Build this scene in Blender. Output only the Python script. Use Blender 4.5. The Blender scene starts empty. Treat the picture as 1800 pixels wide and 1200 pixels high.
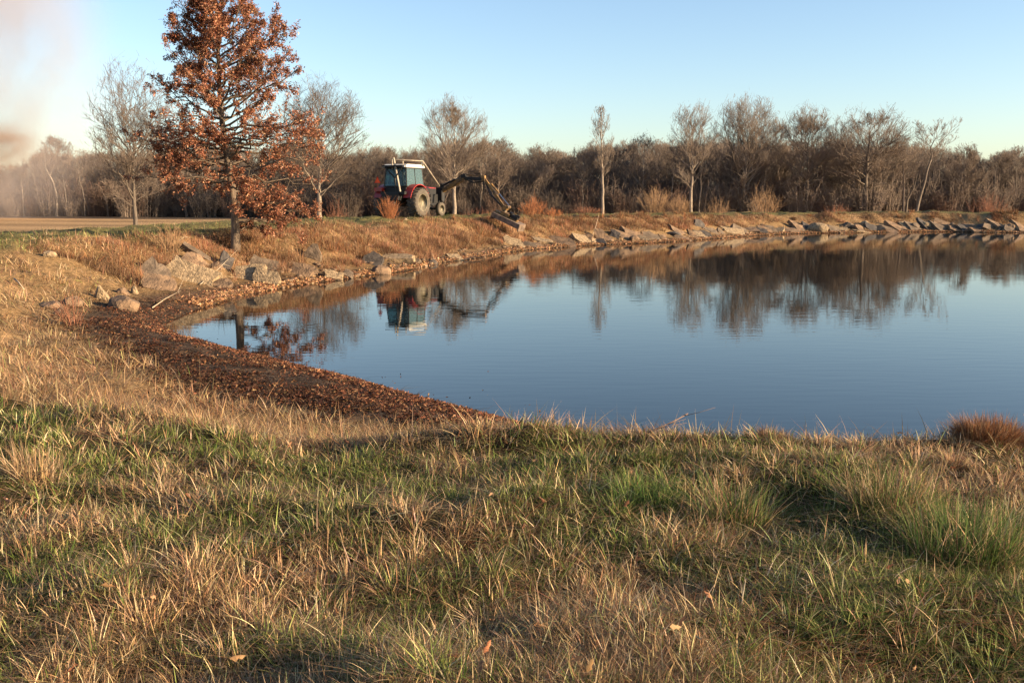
import bpy, bmesh, math, random
import numpy as np
from mathutils import Vector, Matrix, Euler
random.seed(7)
RNG = np.random.default_rng(11)
sc = bpy.context.scene
COL = sc.collection
PI = math.pi

# ------------------------------------------------------------------ camera
F = 1650.0; HOR = 349.0; CZ = 2.7
PITCH = math.atan((600 - HOR) / F)
cam_d = bpy.data.cameras.new('camera'); cam = bpy.data.objects.new('camera', cam_d); COL.objects.link(cam)
cam.location = (0, 0, CZ); cam.rotation_euler = (PI / 2 - PITCH, 0, 0)
cam_d.sensor_width = 36.0; cam_d.lens = 36.0 * F / 1800.0; cam_d.clip_start = 0.1; cam_d.clip_end = 6000
sc.camera = cam
sc.render.resolution_x = 1024; sc.render.resolution_y = 682

# ------------------------------------------------------------------ sky, sun, exposure
SUN_EL = math.radians(14.0)
SUN_AZ = math.radians(106.0)          # clockwise from the view direction (+Y): right, a touch behind
sdir = Vector((math.sin(SUN_AZ) * math.cos(SUN_EL), math.cos(SUN_AZ) * math.cos(SUN_EL), math.sin(SUN_EL)))
w = bpy.data.worlds.new('World'); sc.world = w; w.use_nodes = True
nt = w.node_tree; bg = nt.nodes['Background']
sky = nt.nodes.new('ShaderNodeTexSky'); sky.sky_type = 'NISHITA'; sky.sun_disc = False
sky.sun_elevation = SUN_EL; sky.sun_rotation = SUN_AZ
sky.altitude = 100; sky.air_density = 1.0; sky.dust_density = 0.8; sky.ozone_density = 1.5
tint = nt.nodes.new('ShaderNodeVectorMath'); tint.operation = 'MULTIPLY'; tint.inputs[1].default_value = (.96, .99, 1.07)
nt.links.new(sky.outputs[0], tint.inputs[0]); nt.links.new(tint.outputs[0], bg.inputs[0]); bg.inputs[1].default_value = 0.083
sl = bpy.data.lights.new('sun', 'SUN'); sl.energy = 5.0; sl.angle = math.radians(0.5); sl.color = (1.0, 0.77, 0.50)
so = bpy.data.objects.new('sun', sl); COL.objects.link(so); so.rotation_euler = (-sdir).to_track_quat('-Z', 'Y').to_euler()
sc.view_settings.view_transform = 'Standard'; sc.view_settings.look = 'None'
sc.view_settings.exposure = 1.55; sc.view_settings.gamma = 1.0; sc.view_settings.use_curve_mapping = False
sc.cycles.max_bounces = 8; sc.cycles.transparent_max_bounces = 16

# ------------------------------------------------------------------ helpers
def tag(o, label=None, cat=None, group=None, kind=None):
    if label: o['label'] = label
    if cat: o['category'] = cat
    if group: o['group'] = group
    if kind: o['kind'] = kind
    return o
def empty(name, loc=(0, 0, 0), rz=0):
    o = bpy.data.objects.new(name, None); COL.objects.link(o); o.location = loc; o.rotation_euler = (0, 0, rz)
    o.empty_display_size = .2
    return o
def ray(px, py):
    cx = (px - 900) / F; cy = -(py - 600) / F
    cp, sp = math.cos(PITCH), math.sin(PITCH)
    return np.array([cx, cp + cy * sp, -sp + cy * cp])
def G(px, py, z=0.0):
    d = ray(px, py); t = (z - CZ) / d[2]; return np.array([0, 0, CZ]) + d * t
def atD(px, py, D):
    d = ray(px, py); return np.array([0, 0, CZ]) + d * (D / d[1])

_T = np.random.default_rng(3).random((256, 256)).astype(np.float32)
def vn(x, y, s=1.0, o=0):
    x = np.asarray(x, dtype=np.float64) / s + 37.3 * o + 1000; y = np.asarray(y, dtype=np.float64) / s + 11.7 * o + 1000
    xi = np.floor(x).astype(np.int64); yi = np.floor(y).astype(np.int64); fx = x - xi; fy = y - yi
    fx = fx * fx * (3 - 2 * fx); fy = fy * fy * (3 - 2 * fy)
    a = _T[xi & 255, yi & 255]; b = _T[(xi + 1) & 255, yi & 255]; c = _T[xi & 255, (yi + 1) & 255]; d = _T[(xi + 1) & 255, (yi + 1) & 255]
    return (a * (1 - fx) + b * fx) * (1 - fy) + (c * (1 - fx) + d * fx) * fy
def fbm(x, y, s, o=0, n=3):
    r = 0; a = 1; t = 0
    for i in range(n):
        r = r + a * vn(x, y, s / 2 ** i, o + i * 5); t += a; a *= .5
    return r / t

def mesh_np(name, V, faces_flat, loop_tot, mat, parent=None, cols=None, smooth=False, attrs=None):
    """V (n,3); faces_flat: 1-D vertex indices; loop_tot: verts per face"""
    me = bpy.data.meshes.new(name)
    V = np.ascontiguousarray(V, dtype=np.float32); faces_flat = np.ascontiguousarray(faces_flat, dtype=np.int32)
    loop_tot = np.ascontiguousarray(loop_tot, dtype=np.int32)
    me.vertices.add(len(V)); me.vertices.foreach_set('co', V.ravel())
    me.loops.add(len(faces_flat)); me.loops.foreach_set('vertex_index', faces_flat)
    me.polygons.add(len(loop_tot))
    ls = np.zeros(len(loop_tot), dtype=np.int32); ls[1:] = np.cumsum(loop_tot)[:-1]
    me.polygons.foreach_set('loop_start', ls)
    if smooth: me.polygons.foreach_set('use_smooth', np.ones(len(loop_tot), dtype=bool))
    me.update(calc_edges=True)
    if cols is not None:
        ca = me.color_attributes.new('Col', 'FLOAT_COLOR', 'POINT')
        c4 = np.ones((len(V), 4), dtype=np.float32); c4[:, :3] = cols; ca.data.foreach_set('color', c4.ravel())
    if attrs:
        for k, a in attrs.items():
            at = me.attributes.new(k, 'FLOAT', 'POINT'); at.data.foreach_set('value', np.ascontiguousarray(a, dtype=np.float32))
    if mat is not None: me.materials.append(mat)
    o = bpy.data.objects.new(name, me); COL.objects.link(o)
    if parent is not None: o.parent = parent
    return o

# ------------------------------------------------------------------ materials
def newmat(name):
    m = bpy.data.materials.new(name); m.use_nodes = True
    n = m.node_tree; b = n.nodes['Principled BSDF']
    return m, n, b
def pmat(name, c1, c2=None, scale=4.0, rough=.7, metal=0.0, bump=0.0, bscale=None, detail=5, spec=.3, rnd=0.0, aniso=None):
    m, n, b = newmat(name)
    b.inputs['Roughness'].default_value = rough; b.inputs['Metallic'].default_value = metal
    b.inputs['Specular IOR Level'].default_value = spec
    tc = n.nodes.new('ShaderNodeTexCoord'); src = tc.outputs['Object']
    if aniso:
        mp = n.nodes.new('ShaderNodeMapping'); mp.inputs['Scale'].default_value = aniso
        n.links.new(src, mp.inputs[0]); src = mp.outputs[0]
    if c2 is None: c2 = tuple(x * .75 for x in c1)
    nz = n.nodes.new('ShaderNodeTexNoise'); nz.inputs['Scale'].default_value = scale; nz.inputs['Detail'].default_value = detail
    n.links.new(src, nz.inputs['Vector'])
    rp = n.nodes.new('ShaderNodeValToRGB'); rp.color_ramp.elements[0].position = .35; rp.color_ramp.elements[1].position = .65
    rp.color_ramp.elements[0].color = (*c2, 1); rp.color_ramp.elements[1].color = (*c1, 1)
    n.links.new(nz.outputs[0], rp.inputs[0]); out = rp.outputs[0]
    if rnd > 0:
        oi = n.nodes.new('ShaderNodeObjectInfo'); mr = n.nodes.new('ShaderNodeMapRange')
        mr.inputs[3].default_value = 1 - rnd; mr.inputs[4].default_value = 1 + rnd
        n.links.new(oi.outputs['Random'], mr.inputs[0])
        mx = n.nodes.new('ShaderNodeVectorMath'); mx.operation = 'SCALE'
        n.links.new(out, mx.inputs[0]); n.links.new(mr.outputs[0], mx.inputs['Scale']); out = mx.outputs[0]
    n.links.new(out, b.inputs['Base Color'])
    if bump > 0:
        n2 = n.nodes.new('ShaderNodeTexNoise'); n2.inputs['Scale'].default_value = bscale or scale * 4; n2.inputs['Detail'].default_value = 6
        n.links.new(src, n2.inputs['Vector'])
        bp = n.nodes.new('ShaderNodeBump'); bp.inputs['Strength'].default_value = bump; bp.inputs['Distance'].default_value = .05
        n.links.new(n2.outputs[0], bp.inputs['Height']); n.links.new(bp.outputs[0], b.inputs['Normal'])
    return m
def vmat(name, transl=.3, rough=.6, spec=.15, noise=0.0, nscale=6, bump=0.0):
    """colour attribute + translucency"""
    m, n, b = newmat(name)
    b.inputs['Roughness'].default_value = rough; b.inputs['Specular IOR Level'].default_value = spec
    at = n.nodes.new('ShaderNodeAttribute'); at.attribute_name = 'Col'; out = at.outputs['Color']
    if noise > 0:
        tc = n.nodes.new('ShaderNodeTexCoord')
        nz = n.nodes.new('ShaderNodeTexNoise'); nz.inputs['Scale'].default_value = nscale; nz.inputs['Detail'].default_value = 8; nz.inputs['Roughness'].default_value = .65
        n.links.new(tc.outputs['Object'], nz.inputs['Vector'])
        mr = n.nodes.new('ShaderNodeMapRange'); mr.inputs[1].default_value = .3; mr.inputs[2].default_value = .7
        mr.inputs[3].default_value = 1 - noise; mr.inputs[4].default_value = 1 + noise
        n.links.new(nz.outputs[0], mr.inputs[0])
        mx = n.nodes.new('ShaderNodeVectorMath'); mx.operation = 'SCALE'
        n.links.new(out, mx.inputs[0]); n.links.new(mr.outputs[0], mx.inputs['Scale']); out = mx.outputs[0]
        if bump > 0:
            bp = n.nodes.new('ShaderNodeBump'); bp.inputs['Strength'].default_value = bump; bp.inputs['Distance'].default_value = .06
            n.links.new(nz.outputs[0], bp.inputs['Height']); n.links.new(bp.outputs[0], b.inputs['Normal'])
    n.links.new(out, b.inputs['Base Color'])
    if transl > 0:
        tr = n.nodes.new('ShaderNodeBsdfTranslucent'); n.links.new(out, tr.inputs[0])
        ms = n.nodes.new('ShaderNodeMixShader'); ms.inputs[0].default_value = transl
        n.links.new(b.outputs[0], ms.inputs[1]); n.links.new(tr.outputs[0], ms.inputs[2])
        n.links.new(ms.outputs[0], n.nodes['Material Output'].inputs[0])
    return m
M = {}
M['ground'] = vmat('ground_soil', 0, .95, .05, .55, 9, .8)
M['grass'] = vmat('grass_blades', .20, .7, .10)
M['leaf'] = vmat('dry_leaf', .22, .65, .12)
M['bark'] = pmat('grey_bark', (.16, .125, .095), (.08, .062, .048), 5, .9, bump=.5, aniso=(3, 3, .5), rnd=.2)
M['palebark'] = pmat('pale_bark', (.28, .225, .17), (.16, .125, .095), 5, .85, bump=.3, aniso=(3, 3, .6), rnd=.12)
M['bark2'] = pmat('beige_bark', (.20, .16, .12), (.11, .085, .065), 5, .85, rnd=.3)
M['twig'] = pmat('brown_twig', (.175, .13, .10), (.105, .08, .062), .6, .9, rnd=.2)
M['paletwig'] = pmat('pale_twig', (.215, .165, .128), (.14, .108, .085), .6, .9, rnd=.12)
M['forest'] = pmat('forest_twig', (.20, .15, .115), (.12, .092, .072), .25, .95, rnd=.3)
M['oakbark'] = pmat('oak_bark', (.18, .13, .09), (.075, .055, .04), 6, .9, bump=.6, aniso=(3, 3, .6))
M['concrete'] = pmat('weathered_concrete', (.23, .145, .085), (.09, .06, .04), 3.5, .9, bump=.9, bscale=16, rnd=.14)
M['palestone'] = pmat('rough_aggregate_concrete', (.34, .24, .14), (.14, .10, .06), 9, .9, bump=1.0, bscale=22)
M['greystone'] = pmat('grey_concrete', (.165, .118, .08), (.08, .058, .04), 4, .9, bump=.7, bscale=14, rnd=.1)
M['darkstone'] = pmat('dark_concrete', (.08, .065, .055), (.04, .033, .028), 4, .8, bump=.6, bscale=14)  # darkest of the concrete tones
M['deadwood'] = pmat('bleached_wood', (.50, .40, .28), (.28, .21, .14), 7, .9)
M['darkwood'] = pmat('dark_driftwood', (.07, .05, .04), None, 7, .8)

# ------------------------------------------------------------------ shoreline (traced, water level z = 0)
# px, py | beach width, beach height, slope width, crest height, crest flat width, outer ground level, near flag
NR = (.3, .10, 2.7, 1.05, 60, 1.08, 1.0)
shore_px = [
 (940, 752, (.9, .15, 4.0, 1.05, 60, 1.08, 1)), (850, 730, (2.0, .26, 4.4, 1.05, 60, 1.08, 1)), (760, 705, (2.4, .30, 4.4, 1.08, 60, 1.08, 1)),
 (680, 684, (2.5, .32, 4.4, 1.12, 40, 1.2, .9)), (600, 662, (2.4, .34, 4.4, 1.2, 20, 1.1, .6)), (520, 644, (2.1, .34, 4.6, 1.3, 8, 1.0, .3)),
 (440, 622, (1.8, .34, 5, 1.35, 4, .8, 0)), (370, 605, (1.6, .34, 5, 1.4, 3.5, .7, 0)), (318, 592, (1.4, .34, 5, 1.4, 3.5, .7, 0)),
 (292, 572, (1.2, .32, 5, 1.42, 3.5, .7, 0)), (325, 551, (1.0, .26, 4.8, 1.45, 4, .7, 0)), (385, 532, (.8, .18, 4.6, 1.45, 4.5, .7, 0)),
 (430, 519, (.6, .14, 4.6, 1.5, 5, .7, 0)), (490, 507, (.5, .13, 4.5, 1.5, 6, .65, 0)), (560, 497, (.5, .13, 4.4, 1.5, 7, .6, 0)),
 (640, 485, (.4, .12, 4.3, 1.5, 8, .5, 0)), (710, 476, (.4, .12, 4.2, 1.52, 9, .4, 0)), (780, 462, (.4, .12, 4.2, 1.55, 9, .2, 0)),
 (850, 451, (.4, .12, 4.2, 1.57, 8, 0, 0)), (920, 441, (.4, .12, 4.0, 1.6, 7, -.2, 0)), (1000, 434, (.3, .1, 3.9, 1.62, 5, -.3, 0)),
 (1075, 430, (.3, .1, 3.8, 1.62, 4, -.3, 0)), (1150, 427, (.3, .1, 3.8, 1.6, 4, -.3, 0)), (1230, 422, (.3, .1, 3.7, 1.56, 4, -.3, 0)),
 (1310, 416, (.3, .1, 3.6, 1.5, 4, -.3, 0)), (1400, 411, (.3, .1, 3.5, 1.48, 4, -.3, 0)), (1500, 409.5, (.3, .1, 3.5, 1.48, 4, -.3, 0)),
 (1600, 408, (.3, .1, 3.5, 1.5, 4, -.3, 0)), (1700, 408, (.3, .1, 3.5, 1.52, 4, -.3, 0)), (1800, 409, (.3, .1, 3.5, 1.52, 4, -.3, 0))]
SH = [(G(a, b)[:2], c) for a, b, c in shore_px]
FAR = (.3, .1, 3.5, 1.5, 4, -.3, 0)
for p in [(58, 77), (80, 70), (92, 50), (90, 28), (74, 12)]: SH.append((np.array(p, float), FAR))
for p in [(50, 8.6), (30, 8.8), (18, 9.3), (10, 9.2), (6, 9.5), (3, 9.5), (1.3, 9.9)]: SH.append((np.array(p, float), NR))
P0 = np.array([s[0] for s in SH]); Q0 = np.array([s[1] for s in SH], dtype=float)
def catmull(P, n):
    out = []
    N = len(P)
    for i in range(N):
        a, b, c, d = P[(i - 1) % N], P[i], P[(i + 1) % N], P[(i + 2) % N]
        for k in range(n):
            t = k / n
            out.append(.5 * ((2 * b) + (-a + c) * t + (2 * a - 5 * b + 4 * c - d) * t * t + (-a + 3 * b - 3 * c + d) * t ** 3))
    return np.array(out)
PS = catmull(P0, 12)
QS = np.concatenate([np.array([Q0[i] * (1 - k / 12) + Q0[(i + 1) % len(Q0)] * k / 12 for k in range(12)]) for i in range(len(Q0))])
wig = (fbm(PS[:, 0], PS[:, 1], 2.5, 9) - .5) * .5 * np.clip(np.hypot(PS[:, 0], PS[:, 1]) / 30, .25, 1)
tn = np.roll(PS, -1, 0) - np.roll(PS, 1, 0); tn /= np.linalg.norm(tn, axis=1)[:, None]
NRM = np.stack([tn[:, 1], -tn[:, 0]], 1)
area = np.sum(PS[:, 0] * np.roll(PS[:, 1], -1) - np.roll(PS[:, 0], -1) * PS[:, 1])
if area < 0: NRM = -NRM                      # outward normal
PS = PS + NRM * wig[:, None]

def shore_fields(x, y):
    x = x.ravel(); y = y.ravel(); n = len(x)
    D = np.zeros(n, np.float32); Q = np.zeros((n, QS.shape[1]), np.float32)
    A = PS; B = np.roll(PS, -1, 0); AB = B - A; L2 = (AB ** 2).sum(1)
    for s in range(0, n, 20000):
        xx = x[s:s + 20000, None].astype(np.float32); yy = y[s:s + 20000, None].astype(np.float32)
        ax = xx - A[:, 0].astype(np.float32); ay = yy - A[:, 1].astype(np.float32)
        t = np.clip((ax * AB[:, 0] + ay * AB[:, 1]) / L2, 0, 1)
        d2 = (ax - t * AB[:, 0]) ** 2 + (ay - t * AB[:, 1]) ** 2
        dm = np.sqrt(d2.min(1))
        wgt = 1.0 / (d2 + .05 + .02 * dm[:, None] ** 2) ** 3
        Q[s:s + 20000] = (wgt @ QS) / wgt.sum(1)[:, None]
        cr = ((A[:, 1] > yy) != (B[:, 1] > yy)) & (xx < (B[:, 0] - A[:, 0]) * (yy - A[:, 1]) / (B[:, 1] - A[:, 1] + 1e-9) + A[:, 0])
        inside = cr.sum(1) % 2 == 1
        D[s:s + 20000] = np.where(inside, -dm, dm)
    return D, Q
def S(t):
    t = np.clip(t, 0, 1); return .45 * t + .55 * t * t * (3 - 2 * t)
def height(x, y):
    d, q = shore_fields(x, y)
    b, bh, sw, ch, cw, out, near = q.T
    dp = np.maximum(d, 0); u = (dp - b) / sw
    S_ = S(u) * (1 - near) + near * (.35 * S(u) + .65 * np.clip(u, 0, 1) ** 2.2)
    z = bh * np.clip(dp / b, 0, 1) ** .8 + (ch - bh) * S_ + (out - ch) * S((dp - b - sw - cw) / 9.0)
    x = x.ravel(); y = y.ravel()
    z += (fbm(x, y, .9, 1) - .5) * (.12 + .26 * np.clip(u, 0, 1)) * np.clip(dp * 1.2, 0, 1) * (1 - .45 * np.clip(near * (u - .6) * 3, 0, 1)) * np.where(near > .5, 1, np.clip(1.6 - .3 * np.abs(u - .5), 0, 1.2)) * np.clip(1.4 - np.clip(dp - b - sw, 0, 20) * .1 * (near < .5), .15, 1)
    z += (fbm(x, y, 3.2, 2) - .5) * .26 * (1 - .55 * np.clip(near * (u - .6) * 3, 0, 1)) * np.clip(dp / 3, 0, 1) * np.clip(1.4 - np.clip(dp - b - sw, 0, 30) * .06 * (near < .5), .1, 1)
    # wrack ridge of leaves on the beach
    z += .015 * np.exp(-((dp - .45) / .3) ** 2) * (b > 1.5)
    # low hummocks on the near plateau
    z += near * np.clip((u - .6) * 2, 0, 1) * ((fbm(x * .7, y * 1.4, .8, 4) - .5) * .27 + (fbm(x, y, .3, 14, 2) - .5) * .05)
    z = np.where(d < 0, -1.1 * (1 - np.exp(d / 3.0)), z)
    return z, d, u, near, b + sw + cw

# polar grid around the photographer
r = np.concatenate([[.02, .4], np.geomspace(.8, 4, 60)[:-1], np.geomspace(4, 95, 560)[:-1], np.geomspace(95, 420, 90)[:-1], np.geomspace(420, 3500, 14)])
ang = np.concatenate([np.linspace(-180, -45, 50)[:-1], np.linspace(-45, 45, 620)[:-1], np.linspace(45, 180, 50)])
th = np.radians(ang)
RR, TT = np.meshgrid(r, th, indexing='ij')
GX = RR * np.sin(TT); GY = RR * np.cos(TT)
GZ, GD, GU, GN, GE = [a.reshape(GX.shape) for a in height(GX, GY)]
# average the seam column so both ends agree
def look(A, x, y):
    rr = np.hypot(x, y); tt = np.degrees(np.arctan2(x, y))
    i = np.clip(np.searchsorted(r, rr) - 1, 0, len(r) - 2); j = np.clip(np.searchsorted(ang, tt) - 1, 0, len(ang) - 2)
    a = np.clip((rr - r[i]) / (r[i + 1] - r[i]), 0, 1); b = np.clip((tt - ang[j]) / (ang[j + 1] - ang[j]), 0, 1)
    return (A[i, j] * (1 - b) + A[i, j + 1] * b) * (1 - a) + (A[i + 1, j] * (1 - b) + A[i + 1, j + 1] * b) * a
def hz(x, y): return float(look(GZ, np.array([x], float), np.array([y], float))[0])
def hit(px, py):
    d = ray(px, py); ts = np.concatenate([np.geomspace(2, 200, 4000)])
    X = d[0] * ts; Y = d[1] * ts; Z = CZ + d[2] * ts
    k = np.argmax(Z < np.maximum(look(GZ, X, Y), 0.0))
    if k == 0: k = len(ts) - 1
    return np.array([X[k], Y[k], Z[k]])
def normal(x, y, e=.4):
    n = Vector((hz(x - e, y) - hz(x + e, y), hz(x, y - e) - hz(x, y + e), 2 * e)); return n.normalized()

# ground colour (soil / thatch colours, with some shade in the lawn soil)
fx, fy = GX.ravel(), GY.ravel(); fd, fu, fn, fe = GD.ravel(), GU.ravel(), GN.ravel(), GE.ravel()
def mixc(a, b, t): return a * (1 - t[:, None]) + np.array(b) * t[:, None]
c = np.tile(np.array([.20, .125, .06]), (len(fx), 1))                        # thatch on the slopes
c = mixc(c, (.26, .165, .085), np.clip((fbm(fx, fy, 1.3, 21) - .45) * 4, 0, 1) * .6)
t_top = np.clip((fu - .85) * 5, 0, 1)
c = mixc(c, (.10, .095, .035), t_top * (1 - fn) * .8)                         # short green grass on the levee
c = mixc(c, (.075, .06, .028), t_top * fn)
c = c * (1 - .45 * fn * t_top)[:, None]                                    # near lawn soil darkened again: shade under the blades put into the colour
beach = np.clip(1 - np.clip(fu * 5, 0, 1), 0, 1) * (fd > -.0)
c = mixc(c, (.062, .042, .03), beach * (.95))
c = c * (1 - beach * .45 * (fbm(fx, fy, .25, 23) > .52))[:, None]
field = np.clip((fd - fe) / 4 + .2, 0, 1) * (1 - fn)
band = .5 + .5 * np.sin(fy * .35 + (fbm(fx, fy, 40, 31) - .5) * 9)
fc = np.array([.42, .26, .13]) * (1 - .35 * band[:, None] * fbm(fx, fy, 12, 33)[:, None] * 1.6)
c = c * (1 - field[:, None]) + fc * field[:, None]
far = np.clip((fy - 118 - .10 * np.abs(fx + 20)) / 8, 0, 1)
c = mixc(c, (.10, .07, .045), far * (fx > -400))
c = mixc(c, (.035, .028, .02), (fd < 0.03).astype(float))
nr_, na_ = GX.shape
idx = np.arange(nr_ * na_).reshape(nr_, na_)
quads = np.stack([idx[:-1, :-1], idx[:-1, 1:], idx[1:, 1:], idx[1:, :-1]], -1).reshape(-1, 4)[:, ::-1]
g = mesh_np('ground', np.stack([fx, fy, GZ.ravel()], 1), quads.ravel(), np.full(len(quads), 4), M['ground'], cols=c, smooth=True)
tag(g, 'bank and field ground around the pond', 'ground', kind='structure')

# ------------------------------------------------------------------ pond water
m, n, b = newmat('pond_water')
b.inputs['Base Color'].default_value = (.006, .008, .008, 1); b.inputs['Roughness'].default_value = .0
b.inputs['IOR'].default_value = 1.333; b.inputs['Specular IOR Level'].default_value = .46
tc = n.nodes.new('ShaderNodeTexCoord')
def wave(sx, sy, sc_, det):
    mp = n.nodes.new('ShaderNodeMapping'); mp.inputs['Scale'].default_value = (sx, sy, 1); mp.inputs['Rotation'].default_value = (0, 0, .18)
    n.links.new(tc.outputs['Object'], mp.inputs[0])
    z = n.nodes.new('ShaderNodeTexNoise'); z.inputs['Scale'].default_value = sc_; z.inputs['Detail'].default_value = det
    n.links.new(mp.outputs[0], z.inputs['Vector']); return z.outputs[0]
w1 = wave(.35, 1.6, 3.2, 1); w2 = wave(.2, .5, .8, 2)
calm = n.nodes.new('ShaderNodeTexNoise'); calm.inputs['Scale'].default_value = .06; n.links.new(tc.outputs['Object'], calm.inputs['Vector'])
cm = n.nodes.new('ShaderNodeMapRange'); cm.inputs[1].default_value = .35; cm.inputs[2].default_value = .65; cm.inputs[3].default_value = .35; cm.inputs[4].default_value = 1.0
n.links.new(calm.outputs[0], cm.inputs[0])
mu = n.nodes.new('ShaderNodeMath'); mu.operation = 'MULTIPLY'; n.links.new(w1, mu.inputs[0]); n.links.new(cm.outputs[0], mu.inputs[1])
ad = n.nodes.new('ShaderNodeMath'); ad.operation = 'ADD'; n.links.new(mu.outputs[0], ad.inputs[0]); n.links.new(w2, ad.inputs[1])
bp = n.nodes.new('ShaderNodeBump'); bp.inputs['Strength'].default_value = 1.0; bp.inputs['Distance'].default_value = .0020
n.links.new(ad.outputs[0], bp.inputs['Height']); n.links.new(bp.outputs[0], b.inputs['Normal'])
bm = bmesh.new()
WP = PS + NRM * .22
f = bm.faces.new([bm.verts.new((p[0], p[1], 0)) for p in WP])
if f.normal.z < 0: f.normal_flip()
bm.normal_update()
if f.normal.z < 0: f.normal_flip()
bmesh.ops.triangulate(bm, faces=bm.faces[:])
me = bpy.data.meshes.new('water'); bm.to_mesh(me); bm.free(); me.materials.append(m)
wo = bpy.data.objects.new('water', me); COL.objects.link(wo); tag(wo, 'calm blue pond water', 'water', kind='structure')

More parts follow.
